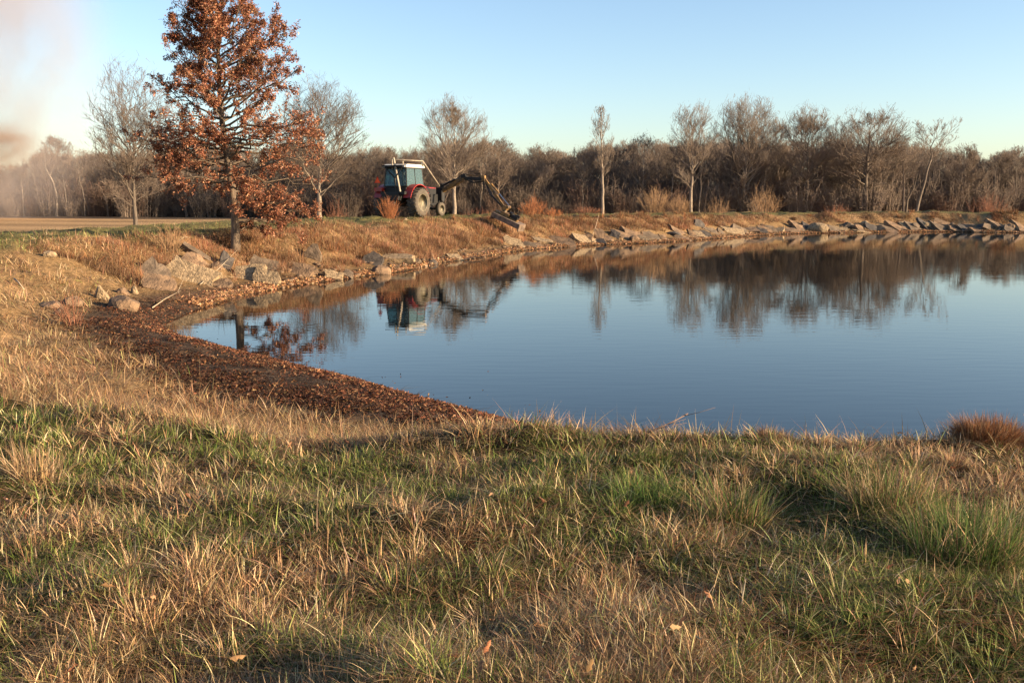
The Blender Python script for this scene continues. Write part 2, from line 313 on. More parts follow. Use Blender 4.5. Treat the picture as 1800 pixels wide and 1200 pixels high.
SL = [
 (292, 370, 461, 503, 'large pale rough slab sloping down to the right, left of the oak trunk base', 'slab', 'palestone', (.75, .42), .16, -.1),
 (414, 462, 468, 500, 'pale round edged slab below the oak, at the water', 'slab', 'palestone', (.9, .05), .16, -.1),
 (447, 486, 474, 506, 'pitted pale slab piece at the water, right of the round edged slab below the oak', 'slab', 'palestone', (.95, .15), .14, -.2),
 (318, 370, 443, 455, 'long narrow concrete beam slanting down above the large pale slab', 'beam', 'greystone', (.5, .5), .13, 0),
 (320, 356, 450, 474, 'slab lying under the narrow beam left of the oak', 'slab', 'concrete', (.6, .5), .12, 0),
 (369, 389, 459, 478, 'small blocky piece between the large pale slab and the oak trunk', 'rock', 'concrete', None, None, None),
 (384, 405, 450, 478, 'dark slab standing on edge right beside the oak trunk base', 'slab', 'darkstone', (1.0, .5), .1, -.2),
 (250, 294, 464, 494, 'smooth grey slab at the upper left of the large pale slab', 'slab', 'greystone', (.7, .35), .12, -.2),
 (255, 302, 486, 514, 'brown flat slab beneath the smooth grey one', 'slab', 'concrete', (.65, .25), .14, -.2),
 (378, 402, 495, 509, 'small flat piece on the shore below the oak trunk', 'slab', 'concrete', (.5, .3), .1, 0),
 (438, 486, 457, 478, 'dark edged slab tucked behind the pale slabs below the oak', 'slab', 'greystone', (.8, .35), .12, -.2),
 (536, 564, 438, 462, 'pointed slab sticking up out of the brush right of the oak', 'slab', 'greystone', (1.1, -.6), .1, .3),
 (510, 548, 468, 489, 'brown broken slab at the water right of the oak', 'slab', 'concrete', (.7, .4), .12, -.2),
 (664, 722, 443, 464, 'flat topped pale slab overhanging the bank below the tractor', 'slab', 'palestone', (.25, .05), .2, -.1),
 (640, 668, 448, 470, 'dark slab leaning beside the flat topped slab below the tractor', 'slab', 'darkstone', (.9, .4), .14, -.2),
 (654, 684, 466, 486, 'jagged chunk at the water under the flat topped slab', 'rock', 'concrete', None, None, None),
 (722, 740, 454, 466, 'small grey chunk just right of the flat topped slab', 'rock', 'greystone', None, None, None),
 (162, 188, 501, 535, 'bright yellowish upright boulder on the left bank', 'rock', 'palestone', None, None, None),
 (186, 240, 518, 550, 'wide low pitted boulder right of the yellowish upright one', 'rock', 'concrete', None, None, None),
 (203, 225, 505, 522, 'rounded chunk on top of the wide low boulder', 'rock', 'concrete', None, None, None),
 (226, 242, 503, 521, 'small pale chunk above the right end of the wide low boulder', 'rock', 'palestone', None, None, None),
 (66, 106, 526, 546, 'low brown boulder half buried, farthest left on the slope', 'rock', 'concrete', None, None, None),
 (108, 140, 520, 542, 'half buried boulder between the farthest left one and the yellowish upright one', 'rock', 'concrete', None, None, None),
 (90, 112, 541, 558, 'small dark and white stone below the farthest left boulder', 'rock', 'greystone', None, None, None),
 (70, 97, 441, 454, 'whitish flat stone high in the grass of the left bank', 'rock', 'palestone', None, None, None),
 (708, 717, 383, 389, 'small white rock in the grass beside the tractor rear wheel', 'rock', 'palestone', None, None, None),
 (886, 922, 416, 436, 'pale triangular slab on the bank directly under the mower head', 'slab', 'palestone', (.6, .3), .12, -.4),
 (939, 969, 417, 428, 'thick cream slab lying level right of the mower head', 'slab', 'palestone', (.3, .0), .2, -.1),
 (932, 952, 427, 434, 'thin flat slab at the waterline under the thick cream one', 'slab', 'concrete', (.3, .0), .1, 0),
 (962, 1008, 411, 434, 'broad sloping slab right of the thick cream one', 'slab', 'concrete', (.55, .25), .14, -.6),
 (1004, 1058, 409, 431, 'long pale slab with pointed left top, below the orange shrubs', 'slab', 'palestone', (.55, .3), .14, -.7),
 (1046, 1068, 404, 430, 'thin slab standing steeply right of the long pale slab', 'slab', 'concrete', (.9, .5), .08, -.7),
 (1084, 1112, 402, 424, 'narrow tilted slab, left one of the pair below the tan shrub', 'slab', 'concrete', (.6, .4), .12, -.7),
 (1098, 1134, 400, 422, 'wide tilted slab, right one of the pair below the tan shrub', 'slab', 'concrete', (.6, .3), .12, -.6),
 (1130, 1160, 405, 423, 'low slab close to the water right of the tilted pair', 'slab', 'greystone', (.5, .3), .12, -.5),
 (1178, 1210, 398, 414, 'brown slab sloping right, below the second tan shrub', 'slab', 'concrete', (.6, .3), .12, -.5),
 (1216, 1241, 403, 419, 'pale low slab under the dark upturned one', 'slab', 'palestone', (.5, .2), .12, -.5),
 (1219, 1241, 387, 403, 'dark upturned slab high on the far bank', 'slab', 'darkstone', (1.0, .5), .1, -.6),
 (1272, 1312, 397, 414, 'peaked pale slab just left of the dark slanting log', 'slab', 'palestone', (.6, .1), .14, -.2),
 (1331, 1357, 393, 409, 'flat brown slab right behind the dark slanting log', 'slab', 'concrete', (.5, .2), .1, -.4),
 (1371, 1402, 398, 410, 'left lowest piece of the jumbled heap under the tallest pale tree', 'slab', 'concrete', (.5, .2), .12, -.4),
 (1392, 1422, 390, 409, 'upper slab of the jumbled heap, tilted right', 'slab', 'concrete', (.7, .4), .12, -.6),
 (1420, 1455, 391, 410, 'pale layered block right of the jumbled heap', 'rock', 'palestone', None, None, None),
 (1457, 1477, 397, 410, 'grey pointed slab right of the pale layered block', 'slab', 'greystone', (.6, .4), .12, -.5),
 (1494, 1521, 393, 401, 'thin bright slab, topmost of the flat stack below the broad oak', 'slab', 'palestone', (.2, .0), .1, 0),
 (1500, 1530, 402, 410, 'bright slab, lowest of the flat stack below the broad oak', 'slab', 'palestone', (.2, .0), .12, 0),
 (1523, 1548, 394, 408, 'dark slab leaning against the flat stack below the broad oak', 'slab', 'darkstone', (.7, .4), .12, -.6),
 (1546, 1576, 400, 409, 'low brown slab at the waterline below the leaning dead trunks', 'slab', 'concrete', (.5, .2), .12, -.4),
 (1564, 1602, 391, 409, 'large sloping brown slab below the crooked leaning tree', 'slab', 'concrete', (.6, .3), .14, -.7),
 (1594, 1624, 390, 408, 'grey sloping slab right after the large brown one', 'slab', 'greystone', (.6, .35), .14, -.7),
 (1618, 1648, 387, 407, 'shaded long slab reaching highest up the bank', 'slab', 'darkstone', (.65, .35), .14, -.7),  # its shade is put into the colour through the darkest concrete
 (1642, 1674, 393, 408, 'grey slab ending in a point at the water, right of the shaded long one', 'slab', 'greystone', (.6, .35), .14, -.8),
 (1670, 1694, 399, 408, 'small brown slab at the water, below the dense bushy tree', 'slab', 'concrete', (.5, .3), .12, -.5),
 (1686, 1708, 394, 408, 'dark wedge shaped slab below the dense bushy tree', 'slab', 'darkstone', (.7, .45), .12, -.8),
 (1708, 1744, 398, 409, 'low wide brown slab between the dark wedge and the high square slab', 'slab', 'concrete', (.5, .15), .12, -.2),
 (1741, 1771, 384, 402, 'high square slab jutting out near the right edge of the bank', 'slab', 'concrete', (.45, .25), .14, -.4),
 (1768, 1788, 395, 409, 'grey slab under the right side of the high square one', 'slab', 'greystone', (.6, .3), .12, -.4),
 (1784, 1812, 390, 408, 'brown slab cut by the right edge of the photograph', 'slab', 'concrete', (.6, .3), .12, -.5),
]
# further pieces that fill the stone band between the traced ones
FILL = []
_rf = random.Random(12)
for px in list(range(1030, 1800, 17)) + [930, 985, 585, 612, 760, 800]:
    w_ = _rf.uniform(14, 34); yb = float(np.interp(px, [585, 760, 930, 1000, 1150, 1310, 1500, 1800], [497, 467, 440, 433, 427, 416, 409, 409])) - _rf.uniform(1, 9)
    FILL.append((px - w_ / 2, px + w_ / 2, yb - _rf.uniform(8, 15), yb, 'weathered broken slab wedged among the riprap of the far bank', 'slab' if _rf.random() < .8 else 'rock', _rf.choice(['concrete', 'greystone', 'concrete', 'darkstone', 'palestone']), (_rf.uniform(.35, .95), _rf.uniform(-.1, .55)), _rf.uniform(.08, .16), _rf.uniform(-.8, .1)))
LM = [(1035, 'the slim pale tree'), (1085, 'the gap right of the slim pale tree'), (1135, 'the largest tan shrub'), (1190, 'the upright tan pink shrub'), (1225, 'the narrow open crowned tree'), (1262, 'the tan shrub left of the tallest tree'), (1302, 'the tallest pale tree'), (1350, 'the bronze brown shrub'), (1416, 'the tree with crooked dark limbs'), (1468, 'the low reddish shrub'), (1520, 'the broad spreading oak'), (1560, 'the tree leaning against the broad oak'), (1592, 'the dead trunks'), (1635, 'the crooked leaning tree'), (1690, 'the dense bushy tree'), (1735, 'the brown shrub at the right'), (1775, 'the last round tree'), (585, 'the orange oak, on its right bank'), (760, 'the tractor front wheel'), (800, 'the start of the mower boom'), (930, 'the mower head'), (985, 'the low orange shrub')]
for q_, f_ in enumerate(FILL):
    c_ = (f_[0] + f_[1]) / 2; l_ = min(LM, key=lambda t_: abs(t_[0] - c_)); o_ = c_ - l_[0]
    FILL[q_] = f_[:4] + ('%s %s at the waterline %s %s' % ({'concrete': 'brown', 'greystone': 'grey', 'darkstone': 'dark', 'palestone': 'pale'}[f_[6]], 'broken slab' if f_[5] == 'slab' else 'stone', 'below and left of' if o_ < -6 else 'below and right of' if o_ > 6 else 'directly below', l_[1]),) + f_[5:]
CLR = []
for s_ in SL + FILL:
    h_ = hit((s_[0] + s_[1]) / 2, min((s_[2] + s_[3]) / 2 + (s_[3] - s_[2]) * .25, s_[3])); CLR.append((h_[0], h_[1], (s_[1] - s_[0]) * h_[1] / F * .5, .35 + h_[1] * .008))
CLR = np.array(CLR)
def clear(x, y):
    """False where a slab lies, so that grass does not grow through it"""
    out = np.ones(len(x), bool)
    for cx_, cy_, rx_, ry_ in CLR: out &= ~((np.abs(x - cx_ * y / cy_) < rx_ * 1.0) & (y < cy_ + .25) & (y > cy_ - ry_ * 3.2))
    return out | (RNG.random(len(x)) < .04)
# ------------------------------------------------------------------ grass blades
def blades(name, P, L, W, LEAN, AZ, colr, K=4, mat=None, droop=1.0, jit=.18):
    if name in ('bank_grass', 'bank_tussocks', 'levee_brush', 'levee_weeds', 'dry_stalks', 'dead_reeds'):
        ck = clear(P[:, 0], P[:, 1]); P, L, W, LEAN, AZ, colr = P[ck], L[ck], W[ck], LEAN[ck], AZ[ck], colr[ck]
    N = len(P)
    t = np.linspace(0, 1, K)
    ax = np.stack([np.cos(AZ), np.sin(AZ), np.zeros(N)], 1)                   # lean direction
    wa = AZ + PI / 2 + RNG.normal(0, .7, N)
    wv = np.stack([np.cos(wa), np.sin(wa), np.zeros(N)], 1)
    hor = (np.sin(LEAN)[:, None] * t + droop * np.sin(LEAN)[:, None] * t ** 2 * .6)
    ver = (np.cos(LEAN)[:, None] * t * 1.05 - droop * (np.sin(LEAN) ** 2)[:, None] * t ** 2 * .45)
    ver = np.maximum(ver, RNG.uniform(.05, .28, N)[:, None] * np.sin(np.minimum(t * 1.6, 2.2))[None])
    C = P[:, None, :] + L[:, None, None] * (hor[..., None] * ax[:, None, :] + ver[..., None] * np.array([0, 0, 1.0]))
    ww = W[:, None] * (1 - t ** 1.8)
    ww = np.maximum(ww, 0)
    A = C[:, :-1] - wv[:, None, :] * ww[:, :-1, None] * .5; B = C[:, :-1] + wv[:, None, :] * ww[:, :-1, None] * .5
    tip = C[:, -1:]
    V = np.concatenate([A, B, tip], 1)                                          # K-1, K-1, 1
    nv = 2 * (K - 1) + 1
    fl = []; lt = []
    for k in range(K - 2): fl += [k, k + 1, K - 1 + k + 1, K - 1 + k]; lt.append(4)
    fl += [K - 2, nv - 1, 2 * (K - 1) - 1]; lt.append(3)
    fl = np.array(fl); base = (np.arange(N) * nv)[:, None]
    FL = (base + fl[None]).ravel(); LT = np.tile(lt, N)
    cc = np.repeat(colr, nv, axis=0)
    return mesh_np(name, V.reshape(-1, 3), FL, LT, mat or M['grass'], cols=cc)
def palette(cols, wts, N, var=.22):
    cols = np.array(cols); i = RNG.choice(len(cols), N, p=np.array(wts) / sum(wts))
    return cols[i] * (1 + RNG.normal(0, var, (N, 1))).clip(.4, 1.8) * (1 + RNG.normal(0, .06, (N, 3)))
GREEN = [(.085, .135, .03), (.12, .17, .04), (.17, .20, .06), (.06, .10, .03)]
STRAW = [(.37, .25, .125), (.31, .195, .10), (.46, .34, .20), (.22, .13, .068)]
BROWN = [(.215, .118, .064), (.28, .165, .092), (.15, .08, .045), (.33, .215, .125)]
RUST = [(.24, .10, .04), (.30, .135, .055), (.17, .075, .035)]
def sample(N, r0, r1, a0, a1, power=1.0):
    rr = np.exp(RNG.uniform(math.log(r0), math.log(r1), N)) if power == 1 else r0 + (r1 - r0) * RNG.random(N) ** power
    aa = np.radians(RNG.uniform(a0, a1, N)); return rr * np.sin(aa), rr * np.cos(aa)

# --- near lawn: short sward, then tussocks
LG = [(.076, .102, .024), (.120, .142, .036), (.20, .20, .068), (.044, .064, .016)]
N = 150000
x, y = sample(N, 1.9, 8.6, -37, 37)
u = look(GU, x, y); d = look(GD, x, y)
clump = fbm(x, y, .34, 41, 2); patch = fbm(x, y, 1.1, 45)
def greenness(x, y, u):
    D = np.hypot(x, y)
    return np.clip(.60 + 3.6 * (fbm(x, y, .8, 45) - .5) + .10 * np.clip(x / 3, 0, 1) + .12 * (D > 3.8) * (u > 1.05) - .16 * (D < 3.2), .06, .94) * np.clip((u - .85) * 5, .12, 1)
keep = (u > .80 + .12 * fbm(x, y, .6, 52)) & (d > 0) & (RNG.random(N) < np.clip(.35 + 1.6 * (clump - .2), .2, 1))
x, y, u, clump = [a_[keep] for a_ in (x, y, u, clump)]; N = len(x); D = np.hypot(x, y)
isg = RNG.random(N) < greenness(x, y, u)
col = np.where(isg[:, None], palette(LG, [4, 4, 2, 2], N), palette(STRAW + BROWN, [3, 3, 1.2, 3, 3, 2, 2, 2], N))
col = col * .8  # short sward dimmed below the tussocks: depth shade put into the colour
L = (.025 + .08 * clump ** 1.3 + .04 * RNG.random(N)) * RNG.uniform(.6, 1.3, N)
Wd = RNG.uniform(.0028, .0052, N) * (.6 + D / 7) * np.where(isg, 1.1, .75)
az = fbm(x, y, .55, 61, 2) * 9 + RNG.normal(0, .9, N); lean = np.abs(RNG.normal(.75, .4, N)).clip(.05, 1.4)
o = blades('lawn_grass', np.stack([x, y, look(GZ, x, y) - .01], 1), L, Wd, lean, az, col, K=4)
tag(o, 'short green and straw grass of the near bank top', 'grass', kind='stuff')
def tussocks(name, n_t, r0, r1, per, Lr, cols_fn, cond, label, rad=(.03, .10), wd=(.0030, .0056), K=5, ln_mu=.55):
    cx, cy = sample(n_t, r0, r1, -37, 37); cu = look(GU, cx, cy); cd = look(GD, cx, cy); cn = look(GN, cx, cy)
    k = cond(cx, cy, cu, cd, cn); cx, cy, cu = cx[k], cy[k], cu[k]; T_ = len(cx)
    rr_ = RNG.uniform(*rad, T_) * (.6 + np.hypot(cx, cy) / 8); LL = RNG.uniform(*Lr, T_) * RNG.uniform(.6, 1.0, T_); nb = (per * RNG.uniform(.4, 1.3, T_)).astype(int)
    bias = RNG.uniform(0, 2 * PI, T_); bs_ = RNG.uniform(0, .9, T_); ti = np.repeat(np.arange(T_), nb); N = len(ti)
    a_ = RNG.uniform(0, 2 * PI, N); q = RNG.random(N) ** .7
    x = cx[ti] + np.cos(a_) * q * rr_[ti]; y = cy[ti] + np.sin(a_) * q * rr_[ti]
    vx = np.cos(a_) * q + np.cos(bias)[ti] * bs_[ti] + RNG.normal(0, .35, N); vy = np.sin(a_) * q + np.sin(bias)[ti] * bs_[ti] + RNG.normal(0, .35, N)
    lean = (np.hypot(vx, vy) * ln_mu + RNG.normal(.08, .12, N)).clip(.03, 1.45); D = np.hypot(x, y)
    col = cols_fn(cx, cy, cu, ti, N)
    L = LL[ti] * RNG.uniform(.45, 1.15, N); L = np.where(RNG.random(N) < .03, L * 1.45, L)
    o_ = blades(name, np.stack([x, y, look(GZ, x, y) - .01], 1), L, RNG.uniform(*wd, N) * (.6 + D / 7), lean, np.arctan2(vy, vx), col, K=K, droop=1.2)
    tag(o_, label, 'grass', kind='stuff'); return o_
def lawn_cols(cx, cy, cu, ti, N):
    gt = greenness(cx, cy, cu) + RNG.normal(0, .22, len(cx))
    isg = RNG.random(N) < np.clip(gt, .04, .92)[ti]; tone = RNG.uniform(.75, 1.25, (len(cx), 1))[ti]
    return np.where(isg[:, None], palette(LG, [4, 4, 4, 2], N) * 1.2, palette(STRAW + BROWN, [4, 3, 3, 2, 3, 2, 1, 2], N) * 1.35) * tone  # tussock colours brightened against the dimmed sward, painted depth
tussocks('lawn_tussocks', 5600, 1.9, 8.3, 46, (.055, .165), lawn_cols, lambda x, y, u, d, n_: (u > .84) & (d > 0), 'longer tussocks of green and straw grass on the near bank')
# matted dead thatch lying nearly flat
N = 60000
x, y = sample(N, 1.9, 8.0, -37, 37); u = look(GU, x, y); d = look(GD, x, y)
k = (u > .72) & (d > 0) & (RNG.random(N) < .35 + .9 * fbm(x, y, .7, 71)); x, y = x[k], y[k]; N = len(x); D = np.hypot(x, y)
P = np.stack([x, y, look(GZ, x, y) + RNG.uniform(.0, .05, N)], 1)
o = blades('dead_thatch', P, RNG.uniform(.05, .20, N), RNG.uniform(.0015, .0035, N) * (.7 + D / 7), RNG.uniform(1.15, 1.55, N), RNG.uniform(0, 2 * PI, N), np.where((RNG.random(N) < np.clip((fbm(x, y, .8, 73) - .5) * 6, 0, .8))[:, None], palette(RUST + BROWN, [2, 2, 1, 2, 2, 1, 1], N), palette(STRAW + BROWN, [3, 2, 2, 2, 2, 2, 1, 2], N)) * .68, K=3)  # dead thatch coloured darker to keep shaded gaps between the blades
tag(o, 'matted dead brown grass between the green blades', 'grass', kind='stuff')

N = 16000  # extra straws whose pale colour stands in for sun highlights on the lawn
x, y = sample(N, 1.9, 8.4, -37, 37); u = look(GU, x, y); k = (u > .84) & (look(GD, x, y) > 0) & (RNG.random(N) < fbm(x, y, .5, 47) * 1.8 - .35); x, y = x[k], y[k]; N = len(x); D = np.hypot(x, y)
o = blades('highlight_straw', np.stack([x, y, look(GZ, x, y) + RNG.uniform(0, .03, N)], 1), RNG.uniform(.04, .14, N), RNG.uniform(.002, .004, N) * (.6 + D / 7), np.abs(RNG.normal(.8, .4, N)).clip(.1, 1.5), RNG.uniform(0, 2 * PI, N), palette([(.70, .56, .33), (.58, .43, .23), (.46, .48, .20)], [2, 2, 1], N), K=5)
tag(o, 'pale straws among the lawn grass, coloured as sunlit highlights', 'dry grass', kind='stuff')
# --- straw slopes left and around the corner, and front lip of the near bank
N = 260000
x, y = sample(N, 4.2, 42, -40, 36)
u = look(GU, x, y); nr = look(GN, x, y); d = look(GD, x, y); e = look(GE, x, y); D = np.hypot(x, y)
un = u + .25 * (fbm(x, y, 1.2, 81) - .5)
k = (d > .3) & (un > .10) & (un < np.where(nr > .5, 1.0, 1.35)) & (d < e) & (RNG.random(N) < .5 + .7 * fbm(x, y, .8, 82) - np.clip(.3 - un, 0, .3))
x, y, u, nr, D = [a[k] for a in (x, y, u, nr, D)]; N = len(x)
cl = fbm(x, y, .6, 83, 2); pt = fbm(x, y, 2.6, 84)
top = np.clip((u - .75) * 4, 0, 1) * (nr < .5)
isg = RNG.random(N) < top * .45 * (pt > .42) + .05 + .4 * np.clip((pt - .55) * 6, 0, 1) * (u > .45) * (nr < .5)
col = np.where(isg[:, None], palette([(.17, .20, .06), (.24, .25, .085), (.30, .29, .11)], [3, 3, 2], N), palette(STRAW + BROWN, [4, 4, 2.2, 2, 2, 3, 1, 3], N))
rb = RNG.random(N) < np.clip((pt - .55) * 3, 0, .6); col = np.where(rb[:, None], palette(BROWN + RUST, [2, 2, 2, 2, 1, 1, 1], N), col)
L = (.07 + .17 * cl + .08 * RNG.random(N)) * (.8 + .012 * D)
Wd = RNG.uniform(.003, .006, N) * (.35 + D / 9)
lean = np.abs(RNG.normal(.98, .4, N)).clip(.1, 1.5)
col = col * np.clip(.1 + 1.6 * fbm(x, y, .9, 119, 3), .45, 1.3)[:, None]
az = fbm(x, y, .9, 85, 2) * 9 + RNG.normal(0, .9, N)
P = np.stack([x, y, look(GZ, x, y) - .01], 1)
o = blades('bank_grass', P, L, Wd, lean, az, col, K=4)
tag(o, 'golden dry grass on the near and left banks', 'grass', kind='stuff')

tussocks('bank_tussocks', 4000, 4.2, 40, 55, (.12, .34), lambda cx, cy, cu, ti, N: palette(STRAW + BROWN, [4, 4, 3, 2, 2, 3, 1, 2], N) * RNG.uniform(.7, 1.25, (len(cx), 1))[ti], lambda x, y, u, d, n_: (d > .4) & (u > .12) & (u < np.where(n_ > .5, .98, 1.3)) & (fbm(x, y, 1.6, 87) > .33), 'golden tussocks of dry grass on the banks around the pond corner', rad=(.08, .2), wd=(.003, .005), K=4, ln_mu=1.15)
# --- brush grass on the far levee slope
def along_bank(N, i_0, i_1, lo, hi, pw=1.0):
    seg = np.linalg.norm(np.roll(PS, -1, 0) - PS, axis=1); ids = np.arange(i_0, i_1); mid = np.hypot(PS[ids, 0], PS[ids, 1])
    pr_ = seg[ids] / mid ** pw; i_ = RNG.choice(ids, N, p=pr_ / pr_.sum()); fr_ = RNG.random((N, 1)); off = RNG.uniform(lo, hi, (N, 1))
    p_ = PS[i_] * (1 - fr_) + PS[(i_ + 1) % len(PS)] * fr_ + NRM[i_] * off
    return p_[:, 0], p_[:, 1]
N = 230000
x, y = along_bank(N, 11 * 12, 30 * 12, .2, 5.2)
u = look(GU, x, y); d = look(GD, x, y); D = np.hypot(x, y)
un = u + .3 * (fbm(x, y, 2.0, 91) - .5)
k = (d > .25) & (un > np.where((x > 3.5), .42, .12) + .25 * (fbm(x, y, 3, 98) - .5)) & (un < 1.02) & (RNG.random(N) < -.15 + 1.7 * fbm(x, y, 1.1, 92)); x, y, u, D = [a_[k] for a_ in (x, y, u, D)]; N = len(x)
pt = fbm(x, y, 4, 93)
col = palette(BROWN + STRAW + [(.33, .165, .085)], [3, 3, 2, 3, 1.5, 1.5, 1, 1, 2.2], N)
rb = RNG.random(N) < np.clip((pt - .5) * 4, 0, .7); col = np.where(rb[:, None], palette([(.34, .165, .085), (.27, .125, .065), (.40, .23, .125)], [1, 1, 1], N), col)
fade = np.clip((x - 18) / 25, 0, 1); col = col * (1 - .25 * fade[:, None])
L = (.12 + .75 * np.clip(fbm(x, y, .9, 94, 2) - .3, 0, 1) * RNG.uniform(.4, 1, N)) * np.where(u > .8, .6, 1) * (1 - .3 * fade)
col = col * np.clip(-.05 + 1.75 * fbm(x, y, .9, 99, 3), .35, 1.35)[:, None]
col = col * np.array([1.0, .93, .98])
P = np.stack([x, y, look(GZ, x, y) - .02], 1)
o = blades('levee_brush', P, L, RNG.uniform(.010, .020, N) * (D / 45), np.abs(RNG.normal(.6, .4, N)).clip(0, 1.4), RNG.uniform(0, 6.3, N), col, K=3)
tag(o, 'rusty brown dry brush on the far levee slope', 'brush', kind='stuff')
T_ = 900
cx, cy = along_bank(T_, 11 * 12, 30 * 12, .8, 4.6); cu = look(GU, cx, cy); k = (cu > .2) & (cu < 1) & (fbm(cx, cy, 2.2, 121) > .42); cx, cy = cx[k], cy[k]; T_ = len(cx)
nb = RNG.integers(20, 70, T_); ti = np.repeat(np.arange(T_), nb); N = len(ti); hh_ = RNG.uniform(.25, .8, T_) * RNG.uniform(.5, 1, T_)
a_ = RNG.uniform(0, 6.28, N); q = RNG.random(N) ** .6 * RNG.uniform(.1, .3, T_)[ti]; x = cx[ti] + np.cos(a_) * q; y = cy[ti] + np.sin(a_) * q
tone = RNG.uniform(.45, 1.25, (T_, 1))[ti]
o = blades('levee_weeds', np.stack([x, y, look(GZ, x, y) - .02], 1), hh_[ti] * RNG.uniform(.5, 1.1, N), RNG.uniform(.009, .016, N) * (np.hypot(x, y) / 45), np.abs(RNG.normal(.45, .3, N)).clip(0, 1.3), a_, palette(RUST + BROWN + STRAW[:1], [3, 3, 2, 2, 3, 2, 2, 1.5], N) * tone, K=4)
tag(o, 'rusty weed clumps standing on the levee slope', 'weeds', kind='stuff')
# --- short green grass on the levee top
N = 90000
x, y = sample(N, 24, 110, -36, 34)
u = look(GU, x, y); d = look(GD, x, y); e = look(GE, x, y); D = np.hypot(x, y)
k = (u > .93) & (d < e + 2) & (look(GN, x, y) < .5) & (RNG.random(N) < .3 + fbm(x, y, 2.0, 96)); x, y, D = x[k], y[k], D[k]; N = len(x)
isg = RNG.random(N) < .75 - np.clip((x - 5) / 30, 0, .25)
col = np.where(isg[:, None], palette([(.13, .17, .045), (.19, .21, .065), (.24, .23, .09)], [3, 3, 2], N), palette(STRAW, [1, 1, 1, 1], N))
P = np.stack([x, y, look(GZ, x, y) - .02], 1)
o = blades('levee_grass', P, RNG.uniform(.06, .2, N), RNG.uniform(.008, .016, N) * (D / 45), np.abs(RNG.normal(.5, .35, N)).clip(0, 1.2), RNG.uniform(0, 6.3, N), col, K=3)
tag(o, 'short green grass along the flat levee top', 'grass', kind='stuff')

# --- taller wiry stalks standing in the hollow, on the lips and left bank
N = 5200
x, y = sample(N, 2.6, 34, -38, 34)
u = look(GU, x, y); d = look(GD, x, y); D = np.hypot(x, y); nr = look(GN, x, y)
k = (d > .4) & (u > .05) & (look(GE, x, y) > d) & (RNG.random(N) < np.where((nr > .5) & (u > 1.1), .25, 1) * np.clip(fbm(x, y, 1.0, 97) * 2.4 - .7, 0, 1)); x, y, D = x[k], y[k], D[k]; N = len(x)
P = np.stack([x, y, look(GZ, x, y) - .01], 1)
o = blades('dry_stalks', P, RNG.uniform(.12, .28, N) * (.8 + D * .03), RNG.uniform(.0035, .006, N) * (.4 + D / 8), np.abs(RNG.normal(.5, .45, N)).clip(.05, 1.45), RNG.uniform(0, 6.3, N), palette(STRAW, [3, 2, 3, 1], N), K=4)
tag(o, 'tall straw coloured stalks scattered over the banks', 'dry grass', kind='stuff')

# ------------------------------------------------------------------ leaves
def leaves(name, P, size, col, parent=None, flat=.6, mat=None):
    """six-vertex folded leaf with a narrowed waist"""
    N = len(P)
    Q = RNG.normal(0, 1, (N, 3)); Q[:, 2] *= flat; Q /= np.linalg.norm(Q, axis=1)[:, None]        # long axis
    R_ = RNG.normal(0, 1, (N, 3)); R_[:, 2] *= flat; R_ -= (R_ * Q).sum(1)[:, None] * Q; R_ /= np.linalg.norm(R_, axis=1)[:, None]
    U = np.cross(Q, R_)
    tpl = np.array([(-.5, 0, 0), (-.2, .17, .07), (-.05, .11, .02), (.18, .25, .12), (.5, .02, .05), (.14, -.22, .12), (.0, -.10, .02), (-.22, -.16, .07), (0, 0, -.05)])
    cup = RNG.uniform(.2, 2.2, (N, 1, 1))
    V = P[:, None] + size[:, None, None] * (tpl[None, :, :1] * Q[:, None] + tpl[None, :, 1:2] * R_[:, None] + tpl[None, :, 2:] * cup * U[:, None])
    fl = np.array([8, 0, 1, 8, 1, 2, 8, 2, 3, 8, 3, 4, 8, 4, 5, 8, 5, 6, 8, 6, 7, 8, 7, 0]); FL = (np.arange(N)[:, None] * 9 + fl[None]).ravel()
    return mesh_np(name, V.reshape(-1, 3), FL, np.full(N * 8, 3), mat or M['leaf'], parent, cols=np.repeat(col, 9, 0))
LEAFC = [(.17, .066, .034), (.235, .105, .054), (.115, .046, .027), (.36, .20, .105), (.06, .028, .018)]
# leaf litter on the muddy beach
N = 160000
x, y = sample(N, 8.5, 34, -27, 6)
d = look(GD, x, y); u = look(GU, x, y)
dens = np.clip(1.15 * np.exp(-((d - .35) / .38) ** 2) + 1.0 * (np.clip(1.1 - np.maximum(u, 0) * 4, 0, 1) * .9 + .12 * (u < .55) * fbm(x, y, .5, 108)) * np.clip(fbm(x, y, .7, 101, 3) * 4.5 - 1.7, .12, 1), 0, 1)
dens = np.where(d < -.05, .010 * np.exp(d / .5), dens); k = (d > -2.5) & (RNG.random(N) < dens); x, y, d = x[k], y[k], d[k]; N = len(x)
wet = np.clip(1 - d / .3, 0, 1)
col = palette(LEAFC, [4, 3, 4, 2.0, 3], N) * (1 - .62 * np.clip((d - .5) / 1.0, 0, 1) * (RNG.random(N) < .88))[:, None]
P = np.stack([x, y, np.maximum(look(GZ, x, y), 0) + RNG.uniform(.005, .045, N) * (1 - .6 * wet) * (d > -.03)], 1)
o = leaves('leaf_litter', P, RNG.uniform(.02, .085, N) * RNG.uniform(.6, 1, N), col, flat=.5)
tag(o, 'red brown oak leaves washed up on the muddy beach', 'leaf litter', kind='stuff')
N = 16000
x, y = sample(N, 8.5, 32, -27, 6); d = look(GD, x, y); u = look(GU, x, y); k = (d > .02) & (u < .25) & (RNG.random(N) < .2 + fbm(x, y, 1.1, 103)); x, y = x[k], y[k]; N = len(x)
